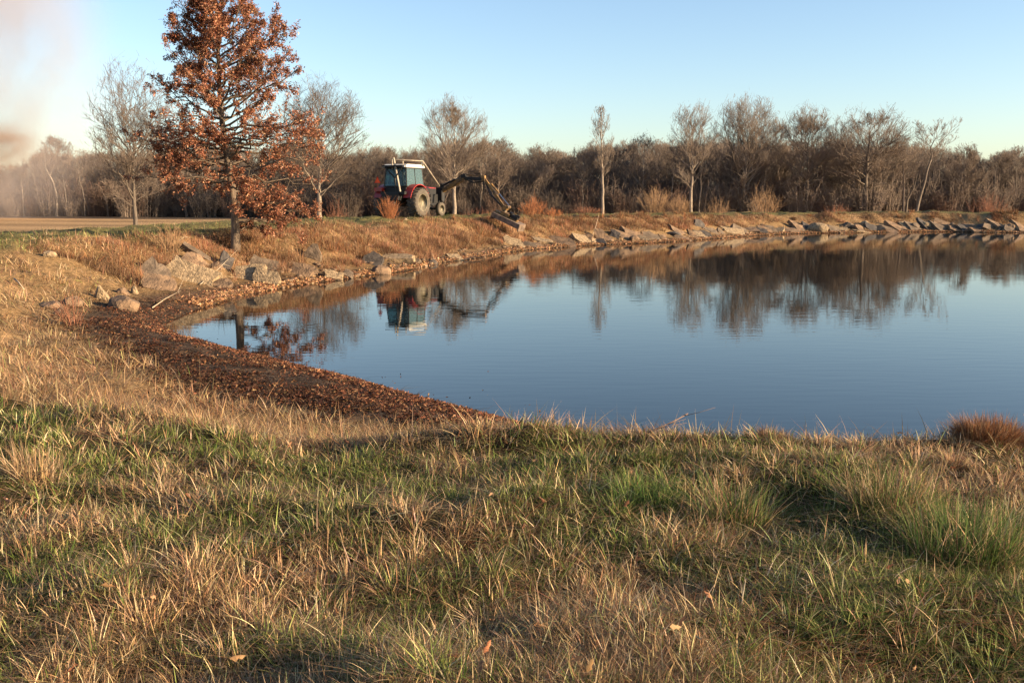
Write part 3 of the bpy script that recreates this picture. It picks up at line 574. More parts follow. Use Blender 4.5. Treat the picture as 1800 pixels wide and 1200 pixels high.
o = blades('shore_debris', np.stack([x, y, look(GZ, x, y) + .02], 1), RNG.uniform(.06, .28, N), RNG.uniform(.006, .012, N), RNG.uniform(1.15, 1.6, N), RNG.uniform(0, 2 * PI, N), palette([(.06, .04, .025), (.12, .075, .04), (.24, .16, .09)], [3, 3, 1.3], N), K=3)
tag(o, 'dark twigs and reed scraps on the muddy beach', 'debris', kind='stuff')
# leaf line along the far waterline
N = 9000
s = RNG.integers(0, 1, N); ii = RNG.uniform(10.5 * 12, 29 * 12, N); i0 = ii.astype(int); fr = (ii - i0)[:, None]
pp = PS[i0] * (1 - fr) + PS[i0 + 1] * fr + NRM[i0] * np.abs(RNG.normal(.12, .22, (N, 1)))
x, y = pp.T
k = look(GD, x, y) > 0; x, y = x[k], y[k]; N = len(x)
P = np.stack([x, y, np.maximum(look(GZ, x, y), 0) + .03], 1)
o = leaves('shore_leaves', P, RNG.uniform(.08, .16, N), palette([(.40, .21, .10), (.30, .15, .08), (.50, .32, .18), (.16, .09, .05)], [3, 3, 2, 2], N), flat=.5)
tag(o, 'orange brown leaves along the far waterline', 'leaf litter', kind='stuff')
# sparse leaves in the lawn
N = 90
x, y = sample(N, 2.3, 7, -32, 32); k = look(GU, x, y) > .85; x, y = x[k], y[k]; N = len(x)
P = np.stack([x, y, look(GZ, x, y) + RNG.uniform(.03, .10, N)], 1)
o = leaves('lawn_leaves', P, RNG.uniform(.035, .06, N), palette([(.32, .16, .075), (.42, .25, .13), (.22, .10, .05)], [1, 1, 1], N), flat=.7)
tag(o, 'tan oak leaves caught in the near grass', 'leaf litter', kind='stuff')

# ------------------------------------------------------------------ tubes / trees
def tubes(C, R, sides=3):
    """C (M,n,3) centre lines, R (M,n) radii -> V, flat, tot"""
    Mn, n = C.shape[:2]
    T = np.zeros_like(C); T[:, 1:-1] = C[:, 2:] - C[:, :-2]; T[:, 0] = C[:, 1] - C[:, 0]; T[:, -1] = C[:, -1] - C[:, -2]
    T /= np.linalg.norm(T, axis=2)[..., None] + 1e-9
    avg = T.mean(1); ref = np.where(np.abs(avg[:, 2:3]) > .8, np.array([[1., 0, 0]]), np.array([[0, 0, 1.]]))
    A = np.cross(T, ref[:, None, :]); A /= np.linalg.norm(A, axis=2)[..., None] + 1e-9; B = np.cross(T, A)
    a = np.linspace(0, 2 * PI, sides, endpoint=False)
    V = C[:, :, None] + R[:, :, None, None] * (np.cos(a)[None, None, :, None] * A[:, :, None] + np.sin(a)[None, None, :, None] * B[:, :, None])
    fl = []
    for i in range(n - 1):
        for s in range(sides):
            s2 = (s + 1) % sides; fl += [i * sides + s, (i + 1) * sides + s, (i + 1) * sides + s2, i * sides + s2]
    fl = np.array(fl); FL = (np.arange(Mn)[:, None] * n * sides + fl[None]).ravel()
    return V.reshape(-1, 3), FL, np.full(Mn * (n - 1) * sides, 4)
def join(parts):
    Vs, Fs, Ls = [], [], []; off = 0
    for v, f_, l in parts:
        Vs.append(v); Fs.append(f_ + off); Ls.append(l); off += len(v)
    return np.concatenate(Vs), np.concatenate(Fs), np.concatenate(Ls)
def rot_about(v, k, a):
    return v * np.cos(a)[:, None] + np.cross(k, v) * np.sin(a)[:, None] + k * ((k * v).sum(1) * (1 - np.cos(a)))[:, None]
def unit(v): return v / (np.linalg.norm(v, axis=-1, keepdims=True) + 1e-9)
def gen_tree(rng, Hh, cb=.35, spread=3.0, r0=.2, elev=.8, counts=(20, 7, 5, 3), shape='oval', curve=.35, wander=.03, lean=(0, 0), up=.25, twig_r=.010, trunk_frac=1.0, ratio=.55, ang=(.35, .85), trunk_pts=None):
    n0 = 14
    t = np.linspace(0, 1, n0)
    if trunk_pts is None:
        C0 = np.zeros((n0, 3)); C0[:, 2] = t * Hh * trunk_frac
        C0[:, 0] += lean[0] * t ** 1.3 * Hh + np.cumsum(rng.normal(0, wander, n0)) * Hh * .12
        C0[:, 1] += lean[1] * t * Hh + np.cumsum(rng.normal(0, wander, n0)) * Hh * .12
        C0[:, :2] -= C0[0, :2]
    else:
        tp = np.array(trunk_pts); s = np.linspace(0, 1, len(tp)); C0 = np.stack([np.interp(t, s, tp[:, i]) for i in range(3)], 1)
    R0 = r0 * (1 - t) ** .8 * .93 + r0 * .06; R0[0] *= 1.3
    levels = [(C0[None], R0[None])]
    par_len = None
    for lv, K in enumerate(counts):
        PC, PR = levels[-1]; Mn, n = PC.shape[:2]
        if lv == 0:
            ts = np.sort(rng.uniform(cb, .99, K)); pi = np.zeros(K, int)
            phi = np.arange(K) * 2.4 + rng.uniform(0, 6, 1) + rng.normal(0, .3, K)
        else:
            ts = rng.uniform(.18, .97, Mn * K); pi = np.repeat(np.arange(Mn), K); phi = rng.uniform(0, 2 * PI, Mn * K)
        f_ = ts * (n - 1); i0 = np.minimum(f_.astype(int), n - 2); fr = (f_ - i0)[:, None]
        base = PC[pi, i0] * (1 - fr) + PC[pi, i0 + 1] * fr
        pr = PR[pi, i0] * (1 - fr[:, 0]) + PR[pi, i0 + 1] * fr[:, 0]
        T = unit(PC[pi, i0 + 1] - PC[pi, i0])
        if lv == 0:
            q = (ts - cb) / (1 - cb)
            if shape == 'oval': prof = np.sin(np.clip(q * .86 + .14, 0, 1) * PI) ** .6 * .95 + .12
            elif shape == 'cone': prof = (1 - q) ** .8 + .12
            elif shape == 'vase': prof = .55 + .55 * np.sin(np.clip(q * .8 + .1, 0, 1) * PI)
            elif shape == 'broad': prof = (1 - q ** 2.2) ** .5 * .95 + .15
            else: prof = np.ones(K)
            ln = spread * prof * rng.uniform(.75, 1.12, K)
            el = elev * (.75 + .5 * q) + rng.normal(0, .12, K)
            dirv = np.stack([np.cos(phi) * np.cos(el), np.sin(phi) * np.cos(el), np.sin(el)], 1)
            if shape in ('vase', 'broad', 'oval'): ln = ln / np.maximum(np.cos(el), .45) * .85
            nn = 8
        else:
            perp = unit(np.cross(T, rng.normal(0, 1, T.shape)))
            dirv = rot_about(T, perp, rng.uniform(ang[0], ang[1], len(T))); dirv[:, 2] += up * .5
            dirv = unit(dirv)
            ln = par_len[pi] * ratio * (1.15 - .6 * ts) * rng.uniform(.7, 1.25, len(T)); nn = 5 if lv == 1 else 3
        s = np.linspace(0, 1, nn)
        side = unit(rng.normal(0, 1, dirv.shape))
        C = base[:, None] + ln[:, None, None] * (dirv[:, None] * s[None, :, None] + (np.array([0, 0, 1.])[None, None] * up * curve * 1.5 + side[:, None] * curve * .35) * (s ** 2)[None, :, None])
        C[:, 1:] += rng.normal(0, 1, C[:, 1:].shape) * ln[:, None, None] * .02
        rb = np.minimum(pr * .66, np.maximum(ln * (.0135 if lv == 0 else .012), twig_r)); rb = np.maximum(rb, twig_r)
        R = rb[:, None] * (1 - s * .75)[None]; R = np.maximum(R, twig_r * .45)
        levels.append((C, R)); par_len = ln
    allp = np.concatenate([C.reshape(-1, 3) for C, _ in levels[2:]])
    if trunk_pts is None:
        zf = Hh / np.percentile(allp[:, 2], 97); xf = spread / np.percentile(np.hypot(allp[:, 0], allp[:, 1]), 92)
    else: zf = xf = 1
    out = []; zb = cb * .75 * Hh; zc = zb + (Hh - zb) * .45
    ax_ = np.interp(allp[:, 2].mean(), levels[0][0][0, :, 2], levels[0][0][0, :, 0]); ay_ = levels[0][0][0, -1, 1] * .5
    for i, (C, R_) in enumerate(levels):
        C = C * np.array([xf if i else 1, xf if i else 1, zf])
        if i == 1: C = C - C[:, :1] * np.array([1, 1, 0]) + C[:, :1] / xf * np.array([1, 1, 0]) if xf > 0 else C
        if i and trunk_pts is None:
            e = C[:, -1]; up_ = e[:, 2] > zc
            q = ((e[:, 0] - ax_) / spread) ** 2 + ((e[:, 1] - ay_) / spread) ** 2 + ((e[:, 2] - zc) / np.where(up_, Hh - zc, zc - zb * .6)) ** 2
            keep = q < (1.35 if i == 1 else 1.05 + .12 * rng.normal(0, 1, len(q))); 
            C = C[keep]; R_ = R_[keep]
        out.append((C, R_))
    return out
def tree_meshes(levels, split=2):
    tr = [tubes(*levels[0], 7)]
    if split > 1: tr.append(tubes(*levels[1], 5))
    cr = [tubes(C, R, 3) for C, R in levels[split:]]
    return join(tr), join(cr)
def plant_tree(name, levels, loc, bark, twig, label, cat='tree', group=None, rz=0):
    e_ = empty(name, loc, rz); tag(e_, label, cat, group)
    a, b_ = tree_meshes(levels)
    mesh_np('trunk', *a, bark, e_, smooth=True); mesh_np('crown', *b_, twig, e_)
    return e_

def base_at(px, D, sink=.1):
    x = (px - 900) / F * D * math.cos(PITCH) if False else (px - 900) * D / F / 1.0
    # exact: column px at depth y=D at roughly horizon level
    dd = ray(px, HOR + 25); x = dd[0] * D / dd[1]
    return np.array([x, D, hz(x, D) - sink])
def hgt(px_top, D, zb):
    dd = ray(900, px_top); return CZ + dd[2] * D / dd[1] - zb

TREES = [
 # px, top y, depth, crown half width px, kind params, label
 (236, 104, 58, 78, dict(cb=.28, elev=.95, r0=.15, shape='vase', counts=(28, 11, 6, 5), up=.3, twig_r=.009), 'bark', 'twig', 'slender bare tree standing alone at the field edge left of the orange oak'),
 (563, 133, 118, 88, dict(cb=.25, elev=.95, r0=.34, shape='vase', counts=(28, 11, 6, 5), up=.3, twig_r=.014), 'palebark', 'twig', 'tall bare tree showing just to the right of the orange oak'),
 (797, 166, 125, 66, dict(cb=.30, elev=1.0, r0=.30, shape='oval', counts=(28, 11, 6, 5), up=.35, twig_r=.0145), 'palebark', 'paletwig', 'bare tree with full oval crown rising behind the red tractor', (.0, 0)),
 (1060, 187, 118, 26, dict(cb=.42, elev=1.05, r0=.22, shape='oval', counts=(22, 7, 5, 4), up=.35, twig_r=.014), 'palebark', 'paletwig', 'tall slim pale tree with narrow crown beyond the orange shrubs'),
 (1214, 177, 126, 48, dict(cb=.35, elev=1.0, r0=.26, shape='vase', counts=(24, 10, 6, 4), up=.35, twig_r=.0145), 'palebark', 'paletwig', 'tall bare tree with narrow open crown behind the tan shrubs'),
 (1302, 163, 128, 64, dict(cb=.30, elev=1.0, r0=.30, shape='vase', counts=(28, 11, 6, 5), up=.4, twig_r=.0145), 'palebark', 'paletwig', 'tallest pale bare tree, right of the narrow open crown'),
 (1416, 184, 128, 58, dict(cb=.33, elev=.95, r0=.30, shape='oval', counts=(28, 11, 6, 5), up=.3, twig_r=.0145), 'bark', 'twig', 'bare tree with crooked dark limbs between the tallest pale tree and the broad oak'),
 (1520, 184, 126, 92, dict(cb=.26, elev=.55, r0=.44, shape='broad', counts=(34, 12, 6, 5), up=.25, twig_r=.015, curve=.55), 'bark', 'twig', 'broad spreading bare oak with dense dark rounded crown'),
 (1690, 253, 130, 38, dict(cb=.20, elev=.8, r0=.2, shape='broad', counts=(28, 11, 6, 5), up=.3, twig_r=.015), 'bark', 'twig', 'dense bushy bare tree right of the crooked leaning tree'),
 (1765, 262, 132, 36, dict(cb=.25, elev=.9, r0=.2, shape='oval', counts=(28, 11, 6, 5), up=.3, twig_r=.015), 'bark', 'twig', 'bare round tree near the right edge of the woods'),
 (1128, 232, 130, 34, dict(cb=.25, elev=.9, r0=.2, shape='vase', counts=(20, 8, 6, 4), up=.3, twig_r=.0145), 'palebark', 'twig', 'middling bare tree rising out of the pale tan shrub'),
 (1352, 205, 138, 42, dict(cb=.25, elev=.9, r0=.24, shape='oval', counts=(28, 11, 6, 5), up=.3, twig_r=.0145), 'bark', 'twig', 'bare tree half hidden behind the tallest pale tree on its right'),
 (1465, 235, 138, 40, dict(cb=.25, elev=.9, r0=.24, shape='oval', counts=(28, 11, 6, 5), up=.3, twig_r=.0145), 'bark', 'twig', 'lower bare tree in the gap left of the broad spreading oak'),
 (104, 238, 142, 38, dict(cb=.25, elev=.75, r0=.24, shape='broad', counts=(28, 11, 6, 5), up=.3, twig_r=.016), 'palebark', 'twig', 'rounded dense bare tree at the left beside the smoke'),
 (42, 292, 138, 16, dict(cb=.45, elev=1.0, r0=.16, shape='oval', counts=(12, 7, 4, 3), up=.3, twig_r=.0145), 'palebark', 'twig', 'thin white trunked tree at the far side of the field under the smoke'),
 (4, 300, 140, 18, dict(cb=.45, elev=1.0, r0=.18, shape='oval', counts=(12, 7, 4, 3), up=.3, twig_r=.0145), 'palebark', 'twig', 'white trunked tree at the left edge of the photograph'),
 (166, 262, 145, 30, dict(cb=.30, elev=.9, r0=.2, shape='oval', counts=(20, 8, 5, 4), up=.3, twig_r=.015), 'bark', 'twig', 'bare tree in the woods between the rounded tree and the lone slender tree'),
 (352, 250, 140, 40, dict(cb=.30, elev=.9, r0=.2, shape='oval', counts=(20, 8, 5, 4), up=.3, twig_r=.015), 'palebark', 'twig', 'bare woodland tree glimpsed through the lower left of the orange oak'),
 (690, 252, 145, 42, dict(cb=.30, elev=.9, r0=.22, shape='oval', counts=(20, 8, 5, 4), up=.3, twig_r=.015), 'bark', 'twig', 'low bare woodland tree directly above the tractor cab'),
 (955, 250, 140, 46, dict(cb=.30, elev=.85, r0=.22, shape='oval', counts=(28, 11, 6, 5), up=.3, twig_r=.015), 'bark', 'twig', 'rounded bare woodland tree above the orange shrubs right of the mower arm'),
 (880, 243, 146, 40, dict(cb=.30, elev=.85, r0=.22, shape='oval', counts=(28, 11, 6, 5), up=.3, twig_r=.015), 'bark', 'twig', 'bare woodland tree above the elbow of the mower arm'),
]
for i, T in enumerate(TREES):
    px, ty, D, hw, kw, bk, tw, lab = T[:8]
    rng = np.random.default_rng(100 + i)
    bpnt = base_at(px, D); H_ = hgt(ty, D, bpnt[2])
    lv = gen_tree(rng, H_ * 1.0, spread=hw * D / F * 1.0, trunk_frac=.93, **kw)
    plant_tree('bare_tree', lv, bpnt, M[bk], M[tw], lab, group='bare trees along the edge of the woods')
# crooked leaning tree and broken snags right of the broad oak
def trunk_from_px(pts, D):
    w_ = [atD(a, b_, D) for a, b_ in pts]; b0 = w_[0].copy(); z0 = hz(b0[0], b0[1]) - .1
    base = np.array([b0[0], b0[1], z0]); out = [np.array(p) - base for p in w_]; out[0] = np.zeros(3)
    for i, p in enumerate(out): p[1] = .35 * math.sin(i * 1.7)
    out[0][:] = 0
    return base, out
bs, tp = trunk_from_px([(1608, 378), (1618, 350), (1625, 320), (1628, 298), (1640, 275), (1636, 262), (1646, 238)], 122)
lv = gen_tree(np.random.default_rng(51), 11, cb=.52, spread=2.7, r0=.21, elev=.7, counts=(13, 7, 5, 4), shape='oval', twig_r=.014, trunk_pts=tp, curve=.7)
plant_tree('leaning_tree', lv, bs, M['bark'], M['twig'], 'crooked bare tree leaning to the right, right of the broad oak')
bs, tp = trunk_from_px([(1592, 378), (1597, 350), (1606, 330), (1612, 300)], 124)
lv = gen_tree(np.random.default_rng(52), 6, cb=.5, spread=.8, r0=.17, elev=.8, counts=(4, 3, 2), shape='x', twig_r=.014, trunk_pts=tp)
plant_tree('dead_tree', lv, bs, M['bark'], M['twig'], 'short dead forked trunk between the broad oak and the crooked tree')
bs, tp = trunk_from_px([(1588, 378), (1590, 340), (1588, 310), (1584, 282)], 123)
lv = gen_tree(np.random.default_rng(53), 7, cb=.5, spread=.7, r0=.16, elev=.8, counts=(4, 3, 2), shape='x', twig_r=.014, trunk_pts=tp)
plant_tree('dead_tree', lv, bs, M['darkwood'], M['twig'], 'dark upright dead trunk just right of the broad oak')
bs, tp = trunk_from_px([(1532, 378), (1537, 350), (1545, 320), (1562, 290), (1575, 260)], 127)
lv = gen_tree(np.random.default_rng(54), 9, cb=.35, spread=2.6, r0=.2, elev=.8, counts=(14, 7, 5, 4), shape='oval', twig_r=.0145, trunk_pts=tp)
plant_tree('leaning_tree', lv, bs, M['palebark'], M['twig'], 'bare tree leaning right against the trunk of the broad oak')
bs, tp = trunk_from_px([(99, 374), (98, 345), (93, 318), (84, 300), (76, 285)], 137)
lv = gen_tree(np.random.default_rng(55), 8, cb=.5, spread=1.8, r0=.2, elev=.9, counts=(9, 6, 4, 3), shape='oval', twig_r=.014, trunk_pts=tp)
plant_tree('leaning_tree', lv, bs, M['palebark'], M['paletwig'], 'white trunked tree leaning left in front of the rounded tree by the smoke')
bs, tp = trunk_from_px([(128, 374), (134, 350), (142, 325), (150, 305)], 139)
lv = gen_tree(np.random.default_rng(56), 8, cb=.4, spread=1.5, r0=.12, elev=.9, counts=(8, 5, 4, 3), shape='oval', twig_r=.014, trunk_pts=tp)
plant_tree('leaning_tree', lv, bs, M['bark'], M['twig'], 'thin tree leaning right at the far field edge')
# tall second stem beside the tree behind the tractor
bs, tp = trunk_from_px([(806, 384), (800, 350), (806, 320), (798, 290), (790, 255), (786, 220)], 124.4)

# ------------------------------------------------------------------ woods (one mass) by instances
srccol = bpy.data.collections.new('woods_sources')
def src(name, V, FL, LT, mat):
    o_ = mesh_np(name, V, FL, LT, mat); COL.objects.unlink(o_); srccol.objects.link(o_); return o_
kinds = [dict(cb=.3, elev=.9, shape='oval'), dict(cb=.4, elev=1.0, shape='vase'), dict(cb=.25, elev=.8, shape='broad'), dict(cb=.35, elev=.9, shape='oval'), dict(cb=.45, elev=1.0, shape='oval'), dict(cb=.3, elev=.9, shape='vase')]
for i, kw in enumerate(kinds):
    lv = gen_tree(np.random.default_rng(300 + i), 10, spread=2.4, r0=.15, counts=(20, 7, 5, 4), up=.35, twig_r=.016, wander=.05, **kw)
    a, b_ = tree_meshes(lv); V, FL, LT = join([a, b_])
    src('a_tree_%d' % i, V, FL, LT, M['forest'])
M['brushred'] = pmat('red_brush', (.17, .105, .075), (.10, .065, .048), .5, .95, rnd=.3)
for i in range(4):                                                           # understorey thickets
    rng = np.random.default_rng(400 + i); K = 60
    a = rng.uniform(0, 6.28, K); q = rng.random(K) ** .5 * .9
    base = np.stack([np.cos(a) * q, np.sin(a) * q, np.zeros(K)], 1)
    s = np.linspace(0, 1, 4); out = np.stack([np.cos(a), np.sin(a), np.zeros(K)], 1)
    Lh = rng.uniform(1.4, 3.2, K)
    C = base[:, None] + Lh[:, None, None] * (np.array([0, 0, 1.])[None, None] * s[None, :, None] + out[:, None] * (s ** 1.5)[None, :, None] * rng.uniform(0, .5, (K, 1, 1)))
    lv = [(C, np.tile(.03 * (1 - s * .8), (K, 1)))]
    p1 = tubes(*lv[0], 3); parts = [p1]
    pi = np.repeat(np.arange(K), 9); ts = rng.uniform(.15, 1, len(pi)); f_ = ts * 3; i0 = np.minimum(f_.astype(int), 2); fr = (f_ - i0)[:, None]
    bb = C[pi, i0] * (1 - fr) + C[pi, i0 + 1] * fr; dv = unit(rng.normal(0, 1, bb.shape) + np.array([0, 0, .9])); ln = rng.uniform(.3, .9, len(pi))
    C2 = bb[:, None] + dv[:, None] * ln[:, None, None] * np.linspace(0, 1, 3)[None, :, None]
    parts.append(tubes(C2, np.tile(np.array([.016, .012, .006]), (len(pi), 1)), 3))
    V, FL, LT = join(parts); src('b_brush_%d' % i, V, FL, LT, M['brushred'] if i == 1 else M['forest'])
for i in range(3):
    lv = gen_tree(np.random.default_rng(500 + i), 10, cb=.55, spread=1.3, r0=.13, counts=(9, 6, 4, 3), elev=1.0, shape='oval', twig_r=.014, wander=.07, lean=((i - 1) * .06, 0))
    a, b_ = tree_meshes(lv); V, FL, LT = join([a, b_]); src('c_trunk_%d' % i, V, FL, LT, M['bark2'])
def gn_scatter(name, P, rz, scl, idx_, coll):
    me = bpy.data.meshes.new(name); me.from_pydata([tuple(p) for p in P], [], [])
    for k, tname, v in (('rz', 'FLOAT', rz), ('scl', 'FLOAT', scl), ('idx', 'INT', idx_)):
        a = me.attributes.new(k, tname, 'POINT'); a.data.foreach_set('value', np.array(v, dtype=np.float32 if tname == 'FLOAT' else np.int32))
    o_ = bpy.data.objects.new(name, me); COL.objects.link(o_)
    ng = bpy.data.node_groups.new(name + '_nodes', 'GeometryNodeTree')
    ng.interface.new_socket('Geometry', in_out='INPUT', socket_type='NodeSocketGeometry'); ng.interface.new_socket('Geometry', in_out='OUTPUT', socket_type='NodeSocketGeometry')
    N_ = ng.nodes; gi = N_.new('NodeGroupInput'); go = N_.new('NodeGroupOutput'); ip = N_.new('GeometryNodeInstanceOnPoints'); ci = N_.new('GeometryNodeCollectionInfo')
    ci.inputs[0].default_value = coll; ci.inputs['Separate Children'].default_value = True; ci.inputs['Reset Children'].default_value = True
    def na(nm, tp):
        q = N_.new('GeometryNodeInputNamedAttribute'); q.data_type = tp; q.inputs['Name'].default_value = nm
        return [s_ for s_ in q.outputs if s_.enabled and s_.name == 'Attribute'][0]
    cx = N_.new('ShaderNodeCombineXYZ'); er = N_.new('FunctionNodeEulerToRotation')
    L_ = ng.links
    L_.new(gi.outputs[0], ip.inputs['Points']); L_.new(ci.outputs[0], ip.inputs['Instance']); ip.inputs['Pick Instance'].default_value = True
    L_.new(na('idx', 'INT'), ip.inputs['Instance Index']); L_.new(na('rz', 'FLOAT'), cx.inputs[2]); L_.new(cx.outputs[0], er.inputs[0]); L_.new(er.outputs[0], ip.inputs['Rotation'])
    L_.new(na('scl', 'FLOAT'), ip.inputs['Scale']); L_.new(ip.outputs[0], go.inputs[0])
    md = o_.modifiers.new('scatter', 'NODES'); md.node_group = ng
    return o_
def skyline(px):
    """y pixel of the top of the woods mass"""
    return 26 * (fbm(np.atleast_1d(px), np.atleast_1d(px) * 0, 70, 5, 2)[0] - .5) + np.interp(px, [-200, 0, 60, 150, 250, 420, 620, 700, 760, 860, 960, 1040, 1120, 1180, 1290, 1420, 1520, 1620, 1680, 1740, 1800, 2100], [275, 275, 262, 250, 252, 245, 250, 242, 248, 238, 242, 236, 236, 236, 232, 232, 234, 248, 250, 248, 248, 248])
rng = np.random.default_rng(77)
pts = []; rz = []; sc_l = []; ix = []
for row, D in enumerate([133, 138, 143, 149, 155, 162, 170, 180, 192, 206, 222]):
    x = -D * .72
    while x < D * .95:
        x += rng.uniform(1.6, 3.4) * (1 + row * .05)
        Dj = D + rng.normal(0, 2.0)
        if x < -30: Dj += 8
        px = 900 + x / Dj * F
        z = hz(x, Dj) - .1
        top = hgt(skyline(px) + abs(rng.normal(0, 18)), Dj, z)
        pts.append((x, Dj, z)); rz.append(rng.uniform(0, 6.28)); sc_l.append(top / 10.5 * (rng.uniform(.55, .8) if rng.random() < .3 else 1)); ix.append(rng.integers(0, 6))
for row, D in enumerate([129, 134, 140, 146, 154, 165]):
    x = -D * .72
    while x < D * .95:
        x += rng.uniform(.8, 1.6); Dj = D + rng.normal(0, 1.4)
        if x < -30: Dj += 9
        pts.append((x, Dj, hz(x, Dj) - .1)); rz.append(rng.uniform(0, 6.28)); sc_l.append(rng.uniform(.7, 1.9)); ix.append(6 + rng.integers(0, 4))
for k_ in range(55):
    x = rng.uniform(-92, 118); Dj = 129 + rng.normal(0, 2.0) + (9 if x < -30 else 0); px = 900 + x / Dj * F; z = hz(x, Dj) - .1
    pts.append((x, Dj, z)); rz.append(rng.uniform(0, 6.28)); sc_l.append(hgt(skyline(px), Dj, z) / 10.5 * rng.uniform(.5, .95)); ix.append(10 + rng.integers(0, 3))
o = gn_scatter('woods', pts, rz, sc_l, ix, srccol)
tag(o, 'dense brown leafless woods and undergrowth behind the field and levee', 'woods', kind='stuff')

# ------------------------------------------------------------------ the orange brown oak
def oak():
    bpnt = hit(413, 442); D = bpnt[1]; k = D / F * 1.01
    e_ = empty('oak_tree', bpnt - np.array([0, 0, .1])); tag(e_, 'oak still holding its rusty brown leaves on the left bank', 'tree')
    rng = np.random.default_rng(5)
    Ht = 8.9
    t = np.linspace(0, 1, 16)
    C0 = np.zeros((1, 16, 3)); C0[0, :, 2] = t * Ht; C0[0, :, 0] = .06 * np.sin(t * 9) - .42 * t ** 1.4; C0[0, :, 1] = .08 * np.sin(t * 7 + 1)
    R0 = (.14 * (1 - t) ** .85 + .012)[None]; R0[0, 0] = .19
    # primary branches: (height m above base, azimuth deg (0 = right), length, elevation)
    specs = []
    def hpx(y): return (442 - y) * k
    Lf = lambda y: np.interp(y, [-60, 0, 60, 100, 150, 200, 250, 290, 320], [25, 66, 72, 110, 100, 125, 140, 145, 60]) * k
    Rt = lambda y: np.interp(y, [-60, 0, 60, 100, 150, 200, 250, 300, 350, 400], [22, 55, 66, 110, 140, 150, 168, 160, 150, 120]) * k
    N_ = 116
    for i in range(N_):
        q = (i + rng.random()) / N_; ya = 345 - q * 395                      # attach y px
        az = i * 2.39996 + rng.normal(0, .25)
        ca = math.cos(az); lim = (Rt(ya) if ca > 0 else Lf(ya)) * abs(ca) + .5 * (Rt(ya) + Lf(ya)) * .9 * (1 - abs(ca))
        if ya > 292 and ca < .05: continue
        el = math.radians(np.interp(ya, [-60, 60, 180, 300, 350], [58, 40, 24, 4, -4])) + rng.normal(0, .1)
        specs.append((hpx(ya), az, lim * rng.uniform(.72, 1.02), el, .22 if ya < 230 else -.06))
    specs += [(hpx(352), .15, 125 * k, -.02, -.14), (hpx(368), -.5, 95 * k, .0, -.10), (hpx(386), .25, 120 * k, .08, -.16), (hpx(398), .9, 60 * k, .1, -.05), (hpx(318), 2.9, 85 * k, -.05, -.05), (hpx(300), 3.3, 140 * k, -.02, -.05), (hpx(292), 2.75, 138 * k, .05, -.03), (hpx(276), 3.5, 145 * k, .06, 0), (hpx(262), 3.05, 150 * k, .1, 0), (hpx(245), 2.6, 140 * k, .1, .05), (hpx(310), 3.9, 110 * k, 0, -.05), (hpx(255), .2, 150 * k, .1, .0), (hpx(235), -.3, 150 * k, .12, .0)]
    sp = np.array(specs); n1 = 8; s = np.linspace(0, 1, n1)
    hh = np.clip(sp[:, 0] / Ht, 0, .985); f_ = hh * 15; i0 = np.minimum(f_.astype(int), 14); fr = (f_ - i0)[:, None]
    base = C0[0, i0] * (1 - fr) + C0[0, i0 + 1] * fr
    dv = np.stack([np.cos(sp[:, 1]) * np.cos(sp[:, 3]), np.sin(sp[:, 1]) * np.cos(sp[:, 3]), np.sin(sp[:, 3])], 1)
    ln = sp[:, 2]
    C1 = base[:, None] + ln[:, None, None] * (dv[:, None] * s[None, :, None] + np.array([0, 0, 1.])[None, None] * sp[:, 4][:, None, None] * (s ** 2)[None, :, None])
    C1[:, 1:] += rng.normal(0, .03, C1[:, 1:].shape) * ln[:, None, None]
    R1 = np.minimum(.045, .012 + ln * .014)[:, None] * (1 - .8 * s)[None]
    lv = [(C0, R0), (C1, R1)]; pl = ln
    for K, nn, ra in ((8, 5, .42), (5, 3, .50)):
        PC, PR = lv[-1]; Mn, n_ = PC.shape[:2]
        ts = rng.uniform(.22, 1.0, Mn * K); pi = np.repeat(np.arange(Mn), K)
        f_ = ts * (n_ - 1); i0 = np.minimum(f_.astype(int), n_ - 2); fr = (f_ - i0)[:, None]
        bb = PC[pi, i0] * (1 - fr) + PC[pi, i0 + 1] * fr; T = unit(PC[pi, i0 + 1] - PC[pi, i0])
        dd = rot_about(T, unit(np.cross(T, rng.normal(0, 1, T.shape) + np.array([0, 0, 1.2]))), rng.uniform(-1.0, 1.0, len(T))); dd[:, 2] += .05
        l2 = pl[pi] * ra * (1.15 - .6 * ts) * rng.uniform(.7, 1.2, len(T)); s2 = np.linspace(0, 1, nn)
        C = bb[:, None] + unit(dd)[:, None] * l2[:, None, None] * s2[None, :, None]
        C[:, 1:] += rng.normal(0, .05, C[:, 1:].shape) * l2[:, None, None]
        lv.append((C, np.maximum(.004, np.minimum(.013, l2 * .013)[:, None] * (1 - .7 * s2)[None]))); pl = l2
    tr = mesh_np('trunk', *tubes(*lv[0], 12), M['oakbark'], e_, smooth=True)
    mesh_np('branches', *join([tubes(C, R, 4) for C, R in lv[1:]]), M['oakbark'], e_)
    # leaves in clusters on the outer twigs
    PC = lv[-1][0]; Mn = len(PC); keep = rng.random(Mn) < .95; PC = PC[keep]; Mn = len(PC); K = 23
    pi = np.repeat(np.arange(Mn), K); ts = rng.uniform(.15, 1.08, len(pi)); f_ = ts * 2; i0 = np.minimum(f_.astype(int), 1); fr = (f_ - i0)[:, None]
    P = PC[pi, i0] * (1 - fr) + PC[pi, i0 + 1] * fr + rng.normal(0, .045, (len(pi), 3)) - np.array([0, 0, .03])
    ok = rng.random(len(P)) < np.clip(fbm(P[:, 0] + P[:, 1] * .7 + 50, P[:, 2] + P[:, 1] * .4 + 50, .55, 7, 2) * 4.2 - .95, .10, 1); P = P[ok]
    tw = P[:, 2] > 0.3; P = P[tw]
    clr = palette([(.25, .098, .052), (.33, .145, .08), (.18, .07, .04), (.50, .28, .17), (.10, .042, .028)], [4, 3.5, 3, 1.6, 1.5], len(P), .18)
